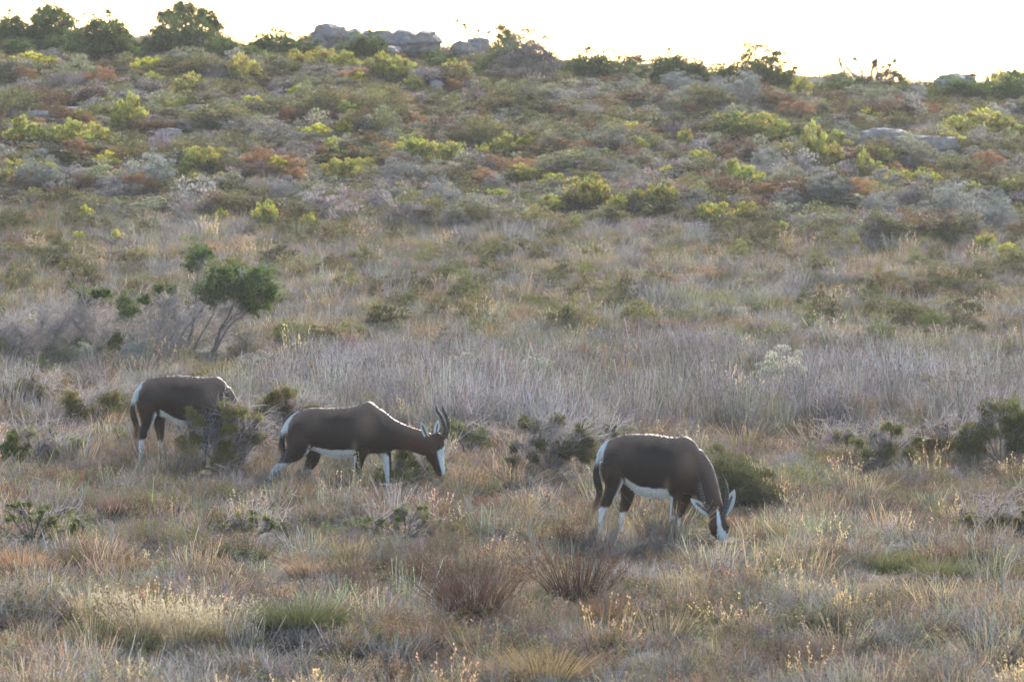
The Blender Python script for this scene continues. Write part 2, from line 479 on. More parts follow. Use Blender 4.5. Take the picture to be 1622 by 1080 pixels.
def antelope(spec, loc, rotz, label):
    cx, fz, sc = spec['cx'], spec['fz'], spec['sc']
    X = lambda v: (v - cx) / sc
    Z = lambda v: (fz - v) / sc
    torso = sweep([[X(x), 0, Z((t + b) / 2), (b - t) / 2 / sc, w] for x, t, b, w in spec['torso']], 46, 28, vertical=True, power=.93)
    neck = sweep([[X(x), y, Z(z), a / sc, b] for x, y, z, a, b in spec['neck']], 24, 20, spec.get('necklat', (0, 1, 0)))
    hl = spec['headlat']
    head = sweep([[X(x), y, Z(z), a, b] for x, y, z, a, b in spec['head']], 26, 20, hl)
    legs = []
    for key, y, yb in (('hn', -.078, -.10), ('hf', .078, .10), ('fn', -.068, -.085), ('ff', .068, .085)):
        rows = []
        L = spec[key]
        for i, (x, z, a) in enumerate(L):
            k = i / (len(L) - 1)
            r = a / sc
            b = r * (.62 if i == 0 else .68 if i == 1 else .8 if i == 2 else .9)
            rows.append([X(x), y + (yb - y) * k, Z(z), r, max(b, .019)])
        r0 = rows[0]; rows.insert(0, [r0[0] - (rows[1][0] - r0[0]) * .3, r0[1] * .8, r0[2] + r0[3] * .6, r0[3] * .55, r0[4] * .6])
        rows.append([rows[-1][0] + .012, rows[-1][1], Z(fz + 8), rows[-1][3] * 1.1, rows[-1][4] * 1.2])
        legs.append(sweep(rows, 30, 14))
    me = remeshed('antelope_body', [torso, neck, head] + legs)
    v, nr = mesh_arrays(me)
    # which part each point belongs to
    names = ['torso', 'neck', 'head', 'hn', 'hf', 'fn', 'ff']
    best = np.full(len(v), 9e9); part = np.zeros(len(v), int); tt = np.zeros(len(v)); ll = np.zeros(len(v)); uu = np.zeros(len(v))
    for k, s in enumerate([torso, neck, head] + legs):
        P, a, b, lt, up = s[2:]
        d = v[:, None] - P[None]
        la = np.einsum('ijk,jk->ij', d, lt) / b; ua = np.einsum('ijk,jk->ij', d, up) / a
        t = unit(np.cross(up, lt)); ta = np.einsum('ijk,jk->ij', d, t)
        e = la ** 2 + ua ** 2 + (ta / .03) ** 2
        i = np.argmin(e, 1); m = e[np.arange(len(v)), i] * (.9 if k > 2 else 1)
        w = m < best
        best[w] = m[w]; part[w] = k; tt[w] = i[w] / (len(P) - 1)
        ll[w] = la[np.arange(len(v)), i][w]; uu[w] = ua[np.arange(len(v)), i][w]
    x, y, z = v.T
    nz = np.array([noise.noise(Vector(p * 9)) for p in v]); nf = np.array([noise.noise(Vector(p * 40)) for p in v])
    zt = Z(np.interp(x * sc + cx, [r[0] for r in spec['torso']], [r[1] for r in spec['torso']]))
    col = np.tile(DARK, (len(v), 1)) * (1 + .25 * nz[:, None])
    # backlit sheen painted into the coat colour: paler back, shoulder and neck top
    depth = zt - z
    col = mix(col, SHEEN_TONE, sm(-depth + .03 * nz, -spec['sheen_depth'], -.02) * ((part == 0) | (part > 2)) * .8)
    sx = X(spec['shoulder'][0]); sz = Z(spec['shoulder'][1])
    col = mix(col, SHEEN_TONE * .85, .75 * np.exp(-(((x - sx) / .12) ** 2 + ((z - sz) / .20) ** 2)) * (part != 2))
    isn = (part == 1)
    col = mix(col, RUST, isn * sm(tt, .15, .6) * spec['neckrust'])
    col = mix(col, SHEEN_TONE * .8, isn * sm(uu * spec['neckup'], .1, .9) * .75 * (1 - .5 * sm(tt, .5, 1)))
    col = mix(col, SHEEN_TONE * .6, .45 * (part == 0) * np.exp(-(((x - X(spec['torso'][4][0])) / .13) ** 2 + ((z - zt + .12) / .10) ** 2)))
    # white belly, sharp line
    bl = Z(np.interp(x * sc + cx, [p[0] for p in spec['belly']], [p[1] for p in spec['belly']]))
    inx = sm(x, X(spec['belly'][0][0]) - .01, X(spec['belly'][0][0]) + .01) * (1 - sm(x, X(spec['belly'][-1][0]) - .01, X(spec['belly'][-1][0]) + .01))
    col = mix(col, WHITE, (part == 0) * inx * sm(bl - z + .008 * nf, -.008, .008))
    ex, ez = X(spec['belly'][-2][0]), Z(spec['belly'][-2][1])
    col = mix(col, TAN, .55 * ((part == 0) | (part == 5)) * np.exp(-(((x - ex) / .03) ** 2 + ((z - ez - .035) / .06) ** 2)))
    # white rump patch, tan buttock below it
    rx, rz0, rz1 = X(spec['rump'][0]), Z(spec['rump'][1]), Z(spec['rump'][2])
    back = sm(-nr[:, 0] + .05 * nf, .66, .82) * (1 - sm(x, rx - .05, rx))
    col = mix(col, TAN, back * (z < rz1 + .03) * (z > Z(spec['rump'][3])) * (np.abs(y) < .17) * .8)
    col = mix(col, WHITE, back * sm(z, rz1 - .02, rz1 + .03))
    # legs
    for k, key in ((3, 'hn'), (4, 'hf'), (5, 'fn'), (6, 'ff')):
        is_ = part == k
        side = ll if key[1] == 'n' else -ll           # inner side is positive
        wz = Z(spec['white'][key])
        dk = DARK * .85 if key[0] == 'f' else DARK
        lw = is_ * (1 - sm(z, Z(spec[key][1][1]), Z(spec[key][0][1]) + .03))
        col = col * (1 - lw[:, None]) + lw[:, None] * mix(np.tile(dk, (len(v), 1)) * (1 + .2 * nz[:, None]), RUST, .35 * sm(nz, -.3, .5))
        front = np.abs(uu) > .55 if key[0] == 'f' else np.zeros(len(v), bool)
        low = sm(wz - z + .01 * nf, -.012, .012)
        col = mix(col, WHITE, is_ * low * (1 - sm(nr[:, 0], .3, .6) * (key[0] == 'f')))
        top = Z(spec[key][2][1])
        col = mix(col, WHITE * .95, (key not in spec['darkin']) * is_ * sm(side, .25, .55) * (z < top + .18) * sm(np.abs(side), .1, .5) * (1 - sm(nr[:, 0], .1, .45) * (key[0] == 'f')))
        if key == 'fn': col = mix(col, WHITE * .9, is_ * sm(-nr[:, 0], .45, .7) * (z < bl + .01))
        if key == 'hn' :
            fr = sm(nr[:, 0], .45, .75) * (z < bl + .05) * (x > X(spec[key][3][0]))
            col = mix(col, WHITE, is_ * fr)
        col = mix(col, BLACK, is_ * sm(.045 - z, 0, .01))
    # head
    h = part == 2
    f = spec['face']                                   # which side of 'up' is the face: +1 or -1
    hc = mix(np.tile(RUST * .75, (len(v), 1)), DARK, sm(tt, .2, .7) * .6)
    col = np.where(h[:, None], hc, col)
    wd = np.interp(tt, [0, .12, .3, .42, .52, .62, .9, 1], spec['blaze'])
    col = mix(col, WHITE, h * sm(uu * f, .15, .4) * sm(wd - np.abs(ll), -.06, .06))
    col = mix(col, BLACK * 1.5, h * sm(tt, .95, .98))
    if spec['blackflank']: col = mix(col, DARK * .7, (part == 0) * np.exp(-((x - X(spec['blackflank'])) / .14) ** 2) * sm(depth, .12, .25) * .0)
    set_col(me, np.clip(col, .004, .9))
    me.materials.clear(); me.materials.append(M_COAT)
    root = bpy.data.objects.new('antelope', None); C.objects.link(root)
    tag(root, label, 'antelope', 'antelopes grazing in the heath')
    root.location = loc; root.rotation_euler = (0, 0, rotz)
    ob('body', me, root)
    # the short hair of the coat, lying back along the body
    fi = rng.choice(len(v), 15000); hp = v[fi]; hn_ = nr[fi]
    flow = np.where((part[fi] > 2)[:, None], [0, 0, -1.0], np.where((part[fi] == 2)[:, None], [0.1, 0, .9], [-1.0, 0, -.25]))
    flow = unit(flow - hn_ * np.sum(flow * hn_, 1, keepdims=True) + rnd(len(hp), .12))
    mh_ = MB(); hc_ = np.clip(col[fi], .004, .9) * jit(len(hp), .22)
    blades(mh_, hp - hn_ * .003 + rnd(len(hp), .004), flow + hn_ * .28, .022 * rng.uniform(.6, 1.3, len(hp)), .0045, -hn_ * .1, hc_, hc_ * 1.15, .3)
    ob('coat_hair', mh_.mesh('coat_hair', M_COAT), root)
    # horns: ringed, tapering
    for hn in spec['horns']:
        st = np.array([[X(a), b, Z(c), 0, 0] for a, b, c in hn])
        n = 64; A = resample(st, n); k = np.linspace(0, 1, n)
        rad = np.interp(k, [0, .1, .75, 1], [.029, .026, .016, .004]) * (1 + np.where(k < .78, .17, 0) * np.sin(k * 2 * math.pi * 17))
        A[:, 3] = rad * 1.05; A[:, 4] = rad
        vv, q, *_ = sweep(A, n, 10, spec.get('hornlat', (0, 1, 0)))
        mb = MB(); cc = np.tile([.018, .014, .012], (len(vv), 1)) * 1.0
        kk = np.concatenate([np.repeat(k, 10), [0, 1]])
        ring = (np.sin(kk * 2 * math.pi * 17) > .1) & (kk < .8)
        cc[ring] = [.10, .085, .07]
        mb.add(vv, q, cc); ob('horn', mb.mesh('horn', M_HORN, True), root)
    # ears: cupped blades, dark inside with a white rim
    for e in spec['ears']:
        p0, p1, wv, fv = [np.array([X(a), b, Z(c)]) for a, b, c in (e[0], e[1])] + [unit(np.array(e[2], float)), unit(np.array(e[3], float))]
        n, m = 15, 11; hwid = e[4]
        V, Cc = [], []
        for sgn in (1, -1):
            for i in range(n):
                t = i / (n - 1)
                w = hwid * (math.sin(math.pi * min(1, t * .86 + .12)) ** .8) * (1 if t < .97 else .35)
                c = p0 + (p1 - p0) * t
                for j in range(m):
                    s = j / (m - 1) * 2 - 1
                    cup = (1 - s * s) * w * .55
                    V.append(c + wv * s * w - fv * (cup - (.004 * (1 - s * s) if sgn > 0 else -.006 * (1 - s * s))))
                    rim = abs(s) > .38 or t > .75
                    Cc.append(([.72, .70, .66] if rim else [.16, .13, .13]) if sgn > 0 else ([.52, .46, .42] if t > .15 else RUST))
        q = []
        for g in range(2):
            for i in range(n - 1):
                for j in range(m - 1):
                    k = g * n * m + i * m + j
                    f4 = [k, k + 1, k + m + 1, k + m]
                    q.append(f4 if g else f4[::-1])
        mb = MB(); mb.add(V, q, np.array(Cc)); ob('ear', mb.mesh('ear', M_COAT, True), root)
    # eyes
    for ex, ey, ez in spec['eyes']:
        u, w = np.meshgrid(np.linspace(0, 2 * math.pi, 13), np.linspace(.001, math.pi - .001, 9))
        vv = np.stack([np.cos(u) * np.sin(w), np.sin(u) * np.sin(w), np.cos(w)], -1).reshape(-1, 3) * [.017, .017, .015] + [X(ex), ey, Z(ez)]
        q = [[i * 13 + j, i * 13 + j + 1, (i + 1) * 13 + j + 1, (i + 1) * 13 + j] for i in range(8) for j in range(12)]
        mb = MB(); mb.add(vv, q, [.012, .009, .008]); ob('eye', mb.mesh('eye', M_EYE, True), root)
    # tail: white root, dark brush of hair
    tp = np.array([[X(a), b, Z(c), r / sc, r / sc * .8] for a, b, c, r in spec['tail']])
    vv, q, P, *_ = sweep(tp, 26, 10)
    k = np.concatenate([np.repeat(np.linspace(0, 1, 26), 10), [0, 1]])
    s0 = spec['tailwhite']
    cc = mix(np.tile(WHITE, (len(vv), 1)), BLACK * 1.3, sm(k, s0 - .06, s0 + .06)); cc = mix(cc, [.16, .08, .05], sm(k, .8, 1))
    mb = MB(); mb.add(vv, q, cc)
    n = 900; kk = rng.uniform(.0, 1, n) ** .8; P2 = resample(tp, 120); i = (kk * 118).astype(int)
    t = unit(P2[i + 1, :3] - P2[i, :3]); r = P2[i, 3][:, None]
    hc = mix(np.tile(WHITE, (n, 1)), BLACK * 1.3, sm(kk, s0 - .06, s0 + .06)); hc = mix(hc, [.20, .10, .055], sm(kk + rng.normal(size=n) * .08, .72, .95))
    blades(mb, P2[i, :3] + unit(rnd(n)) * r * .8, t * 1.0 + rnd(n, .12), np.interp(kk, [0, .4, 1], [.02, .05, .12]), .006, rnd(n, .12), hc * jit(n, .12))
    ob('tail', mb.mesh('tail', M_COAT), root)
    return root


SPEC_M = dict(darkin=('hf',), cx=600, fz=788, sc=676, sheen_depth=.14, shoulder=(830, 215), neckrust=.6, neckup=1, blackflank=0,
    torso=[(236, 330, 400, .04), (250, 262, 450, .10), (290, 203, 470, .14), (350, 163, 470, .165), (430, 148, 458, .18), (530, 147, 500, .205),
           (630, 143, 518, .215), (720, 135, 505, .205), (790, 112, 490, .185), (845, 102, 482, .165), (905, 145, 478, .145), (960, 207, 474, .125), (1005, 255, 462, .09), (1030, 310, 430, .04)],
    neck=[(860, 0, 290, 150, .13), (950, 0, 330, 128, .12), (1040, 0, 353, 102, .095), (1120, 0, 372, 88, .08), (1200, 0, 395, 86, .074), (1260, 0, 415, 84, .07), (1310, 0, 430, 74, .06)],
    headlat=(0, 1, 0), face=1,
    head=[(1318, 0, 335, .035, .03), (1324, 0, 355, .065, .05), (1325, 0, 390, .088, .062), (1314, 0, 440, .106, .066), (1316, 0, 490, .098, .06), (1332, 0, 545, .074, .046), (1347, 0, 590, .058, .04), (1357, 0, 625, .047, .038), (1359, 0, 646, .025, .026)],
    blaze=[0, 0, .3, 1.0, 1.2, 1.3, 1.3, 1.1],
    hn=[(330, 290, 100), (335, 380, 102), (310, 450, 80), (252, 512, 46), (195, 560, 31), (150, 610, 22), (115, 670, 17), (92, 720, 16), (82, 760, 20), (84, 788, 22)],
    hf=[(380, 350, 90), (420, 450, 72), (428, 520, 50), (400, 580, 36), (368, 630, 26), (350, 690, 18), (340, 740, 17), (338, 788, 21)],
    fn=[(800, 330, 100), (785, 430, 70), (770, 500, 44), (758, 560, 33), (752, 630, 26), (748, 700, 18), (746, 745, 17), (750, 788, 22)],
    ff=[(890, 350, 95), (930, 440, 64), (958, 500, 40), (966, 560, 31), (972, 630, 24), (974, 700, 17), (974, 745, 17), (980, 788, 21)],
    belly=[(415, 420), (470, 434), (560, 446), (660, 448), (735, 446), (765, 500)], rump=(420, 160, 330, 450),
    white=dict(hn=545, hf=600, fn=628, ff=500),
    horns=[[(1366, -.035, 375), (1384, -.05, 330), (1384, -.06, 280), (1362, -.07, 215), (1330, -.075, 165), (1322, -.07, 132)],
           [(1384, .035, 368), (1402, .05, 325), (1410, .065, 275), (1396, .075, 215), (1374, .08, 170), (1368, .08, 138)]],
    ears=[((1266, -.045, 375), (1212, -.13, 240), (.8, .1, .45), (.35, -1, .1), .036), ((1318, .045, 345), (1336, .13, 243), (.85, .0, -.1), (-.3, -1, .1), .030)],
    eyes=[(1345, -.062, 440), (1345, .062, 440)],
    tail=[(330, 0, 182, 12), (275, 0, 222, 15), (235, 0, 275, 16), (216, -.01, 330, 18), (205, -.02, 390, 22), (208, -.02, 440, 20), (222, -.02, 480, 10)], tailwhite=.52)

SPEC_R = dict(darkin=('hf', 'ff'), cx=600, fz=856, sc=734, sheen_depth=.15, shoulder=(860, 300), neckrust=.35, neckup=1, blackflank=0,
    torso=[(230, 300, 360, .04), (243, 240, 440, .10), (278, 185, 480, .14), (330, 148, 490, .165), (400, 129, 480, .18), (480, 123, 540, .205), (560, 122, 583, .215), (650, 130, 590, .21),
           (720, 144, 578, .195), (780, 146, 565, .18), (835, 141, 555, .16), (890, 168, 560, .145), (930, 222, 560, .125), (960, 300, 500, .09), (978, 360, 440, .04)],
    neck=[(850, 0, 330, 140, .13), (915, -.01, 400, 125, .12), (960, -.04, 470, 105, .10), (1000, -.08, 545, 82, .085), (1028, -.13, 610, 66, .072), (1048, -.17, 660, 60, .066), (1060, -.20, 700, 50, .06)],
    headlat=(1, 0, .08), face=1,
    head=[(1054, -.17, 640, .03, .03), (1057, -.185, 665, .06, .05), (1063, -.20, 715, .088, .078), (1068, -.215, 765, .095, .097), (1076, -.23, 805, .082, .084), (1090, -.25, 845, .062, .050), (1102, -.27, 880, .05, .038), (1108, -.28, 900, .04, .034), (1111, -.285, 912, .02, .022)],
    blaze=[0, .16, .22, .20, .42, 1.1, 1.3, 1.2],
    hn=[(335, 260, 95), (328, 350, 98), (328, 430, 80), (316, 500, 56), (296, 560, 45), (262, 625, 34), (243, 680, 24), (232, 740, 18), (230, 800, 17), (233, 856, 22)],
    hf=[(400, 400, 80), (422, 500, 62), (425, 570, 48), (408, 640, 38), (392, 690, 24), (386, 750, 18), (384, 800, 17), (384, 856, 21)],
    fn=[(800, 350, 95), (785, 450, 78), (772, 540, 48), (762, 620, 36), (750, 690, 28), (744, 750, 19), (740, 800, 18), (742, 856, 22)],
    ff=[(870, 400, 80), (856, 510, 56), (838, 590, 38), (818, 660, 31), (802, 715, 25), (796, 760, 18), (794, 800, 17), (796, 856, 21)],
    belly=[(405, 425), (440, 455), (500, 487), (600, 505), (700, 505), (732, 570)], rump=(330, 150, 340, 470),
    white=dict(hn=640, hf=685, fn=700, ff=725),
    horns=[[(1034, -.22, 702), (1000, -.215, 655), (962, -.21, 592), (940, -.20, 520), (928, -.18, 462), (914, -.165, 418)],
           [(1090, -.22, 692), (1108, -.215, 635), (1122, -.21, 570), (1122, -.20, 510), (1108, -.18, 452), (1093, -.165, 408)]],
    ears=[((1012, -.19, 690), (866, -.17, 575), (.55, 0, .85), (-.15, -1, .1), .044), ((1112, -.19, 690), (1179, -.17, 510), (.9, 0, -.3), (.15, -1, .1), .046)],
    eyes=[(1012, -.245, 778), (1128, -.245, 770)], hornlat=(1, 0, 0),
    tail=[(310, 0, 172, 12), (265, 0, 205, 16), (230, 0, 255, 17), (214, -.01, 320, 15), (200, -.02, 390, 22), (208, -.02, 460, 28), (222, -.02, 530, 22), (212, -.02, 590, 10)], tailwhite=.45)

SPEC_L = dict(darkin=('hf', 'ff'), cx=640, fz=892, sc=755, sheen_depth=.15, shoulder=(850, 300), neckrust=.3, neckup=1, blackflank=0,
    torso=[(216, 330, 390, .04), (230, 262, 470, .10), (265, 210, 510, .14), (320, 172, 500, .165), (400, 152, 490, .18), (490, 147, 520, .205), (580, 147, 575, .215), (680, 155, 590, .21),
           (760, 163, 580, .195), (830, 160, 570, .18), (880, 157, 560, .16), (930, 182, 560, .145), (975, 240, 550, .125), (1000, 300, 500, .09), (1020, 370, 440, .04)],
    neck=[(890, 0, 330, 135, .13), (950, 0, 400, 118, .12), (1000, 0, 470, 98, .10), (1040, 0, 545, 80, .085), (1065, 0, 610, 68, .072), (1080, 0, 660, 62, .066), (1090, 0, 700, 50, .06)],
    headlat=(0, 1, 0), face=1,
    head=[(1090, 0, 640, .035, .03), (1098, 0, 665, .065, .05), (1105, 0, 700, .086, .062), (1105, 0, 750, .10, .066), (1108, 0, 790, .09, .06), (1112, 0, 830, .07, .046), (1115, 0, 860, .055, .04), (1117, 0, 885, .03, .03)],
    blaze=[0, 0, .3, 1.0, 1.2, 1.3, 1.3, 1.1],
    hn=[(310, 300, 95), (308, 390, 98), (306, 470, 76), (300, 540, 52), (282, 600, 40), (262, 655, 31), (250, 710, 22), (246, 770, 18), (246, 840, 17), (250, 892, 22)],
    hf=[(370, 400, 80), (388, 500, 60), (396, 580, 46), (402, 650, 34), (404, 710, 24), (402, 770, 18), (400, 840, 17), (402, 892, 21)],
    fn=[(830, 350, 95), (815, 460, 78), (800, 560, 48), (790, 640, 36), (784, 710, 28), (778, 770, 19), (774, 840, 18), (776, 892, 22)],
    ff=[(900, 400, 80), (886, 510, 56), (868, 600, 38), (852, 680, 31), (840, 735, 25), (834, 790, 18), (832, 850, 17), (834, 892, 21)],
    belly=[(410, 425), (450, 450), (510, 490), (600, 520), (720, 520), (752, 580)], rump=(320, 170, 400, 560),
    white=dict(hn=680, hf=700, fn=710, ff=730),
    horns=[[(1135, -.035, 690), (1170, -.05, 660), (1200, -.06, 610), (1200, -.07, 560), (1190, -.075, 510), (1195, -.07, 470)],
           [(1145, .035, 686), (1185, .05, 652), (1212, .065, 605), (1214, .075, 555), (1205, .08, 505), (1210, .08, 465)]],
    ears=[((1072, -.045, 690), (1010, -.12, 620), (.5, .1, -.8), (.35, -1, .1), .034), ((1085, .045, 680), (1060, .13, 600), (.8, 0, -.3), (.3, -1, .1), .03)],
    eyes=[(1140, -.062, 740), (1140, .062, 740)],
    tail=[(300, 0, 195, 14), (250, 0, 235, 18), (210, 0, 290, 20), (188, -.01, 350, 18), (176, -.02, 420, 20), (182, -.02, 490, 26), (206, -.02, 560, 24), (204, -.02, 630, 10)], tailwhite=.5)

# ------------------------------------------------------------------ ground
def ground():
    ys = np.concatenate([[-4000, -800, -200, -60, -20, 0, 10, 20, 30], np.arange(36, 165, .5), [170, 180, 200, 240, 300, 400, 600, 1000, 1800, 4000]])
    xs = np.concatenate([[-4000, -1500, -500, -200, -100, -60, -40, -28], np.arange(-20, 20.1, .5), [28, 40, 60, 100, 200, 500, 1500, 4000]])
    X, Y = np.meshgrid(xs, ys)
    v = np.stack([X, Y, terrain(X, Y)], -1).reshape(-1, 3)
    w = len(xs)
    q = [[i * w + j, i * w + j + 1, (i + 1) * w + j + 1, (i + 1) * w + j] for i in range(len(ys) - 1) for j in range(w - 1)]
    mb = MB(); mb.add(v, q, [1, 1, 1])
    ob('ground', mb.mesh('ground', M_SOIL, True), kind='structure')


FEET = []
CLEAR = []          # footprints (x, y, rx, ry) kept free of ground cover
ground()


# ------------------------------------------------------------------ ground cover that nobody could count
def scatter(name, label, meshes, pts, scl, tint, cat):
    """one object of ground cover: the tuft meshes set out on the points"""
    n = len(pts)
    me = bpy.data.meshes.new(name + '_points')
    me.vertices.add(n); me.vertices.foreach_set('co', np.asarray(pts, float).ravel())
    rot = np.stack([rng.normal(size=n) * .06, rng.normal(size=n) * .06, rng.uniform(0, 6.28, n)], 1)
    for nm, ty, arr, f in (('rot', 'FLOAT_VECTOR', rot, 'vector'), ('scl', 'FLOAT_VECTOR', scl, 'vector'),
                           ('tint', 'FLOAT_COLOR', np.concatenate([tint, np.ones((n, 1))], 1), 'color'), ('idx', 'INT', rng.integers(0, len(meshes), n).astype(np.int32), 'value')):
        a = me.attributes.new(nm, ty, 'POINT'); a.data.foreach_set(f, np.ascontiguousarray(arr).ravel())
    col = bpy.data.collections.new(name + '_sources')
    for i, m in enumerate(meshes):
        col.objects.link(bpy.data.objects.new('%s_source_%d' % (name, i), m))
    ng = bpy.data.node_groups.new(name, 'GeometryNodeTree')
    ng.interface.new_socket('Geometry', in_out='INPUT', socket_type='NodeSocketGeometry')
    ng.interface.new_socket('Geometry', in_out='OUTPUT', socket_type='NodeSocketGeometry')
    N, L = ng.nodes, ng.links
    gi = N.new('NodeGroupInput'); go = N.new('NodeGroupOutput')
    ci = N.new('GeometryNodeCollectionInfo'); ci.inputs['Collection'].default_value = col
    ci.inputs['Separate Children'].default_value = True; ci.inputs['Reset Children'].default_value = True
    ip = N.new('GeometryNodeInstanceOnPoints'); ip.inputs['Pick Instance'].default_value = True

    def attr(nm, ty):
        a = N.new('GeometryNodeInputNamedAttribute'); a.data_type = ty; a.inputs['Name'].default_value = nm
        return a.outputs['Attribute']
    er = N.new('FunctionNodeEulerToRotation')
    L.new(attr('rot', 'FLOAT_VECTOR'), er.inputs[0]); L.new(er.outputs[0], ip.inputs['Rotation'])
    L.new(attr('scl', 'FLOAT_VECTOR'), ip.inputs['Scale']); L.new(attr('idx', 'INT'), ip.inputs['Instance Index'])
    L.new(gi.outputs[0], ip.inputs['Points']); L.new(ci.outputs[0], ip.inputs['Instance']); L.new(ip.outputs[0], go.inputs[0])
    o = ob(name, me, label=label, cat=cat, kind='stuff')
    md = o.modifiers.new('set_out', 'NODES'); md.node_group = ng
    return o


TUFTS = {
    'fine_grass': [tuft_grass(80, .30, .16) for _ in range(4)],
    'seed_grass': [tuft_grass(46, .42, .13, .0045, .42, .3, .2) for _ in range(4)],
    'reeds': [tuft_reed() for _ in range(4)],
    'leafy_herb': [tuft_herb() for _ in range(4)],
    'heath': [tuft_herb(26, .24, .2, .014, .007, 26, (1.5, 1.25, 1.0), 1.0) for _ in range(4)],
    'twigs': [tuft_twiggy() for _ in range(4)],
    'dome': [],
}
for _ in range(4):     # low bushlets of the hillside
    mb = MB(); ce = lobes(34, .62, .42, 0, .05); c = np.repeat(ce, 34, 0); o_ = unit(rnd(len(c))); o_[:, 2] = np.abs(o_[:, 2])
    cc = np.repeat(jit(len(ce), .16), 34, 0) * jit(len(c), .14)
    leaves(mb, c + o_ * .075 * rng.uniform(.3, 1, (len(c), 1)), o_ + [0, 0, .9] + rnd(len(c), .3), .045 * rng.uniform(.6, 1.3, len(c)), .014, cc * .9, cc * [1.25, 1.15, 1.0])
    TUFTS['dome'].append(mb.mesh('low_bush', M_TUFT))

PAL = {   # base colours of the plants
    'tan': (.36, .28, .175), 'straw': (.45, .35, .20), 'pink': (.31, .225, .165), 'lilac': (.22, .215, .232), 'grey': (.245, .24, .235), 'mauve': (.16, .143, .143),
    'olive': (.17, .17, .07), 'green': (.15, .20, .06), 'brown': (.14, .095, .06), 'rust': (.20, .125, .075), 'orange': (.34, .23, .13),
    'greygreen': (.22, .235, .165), 'dolive': (.10, .10, .045), 'yellow': (.55, .52, .12), 'cream': (.40, .33, .23)}


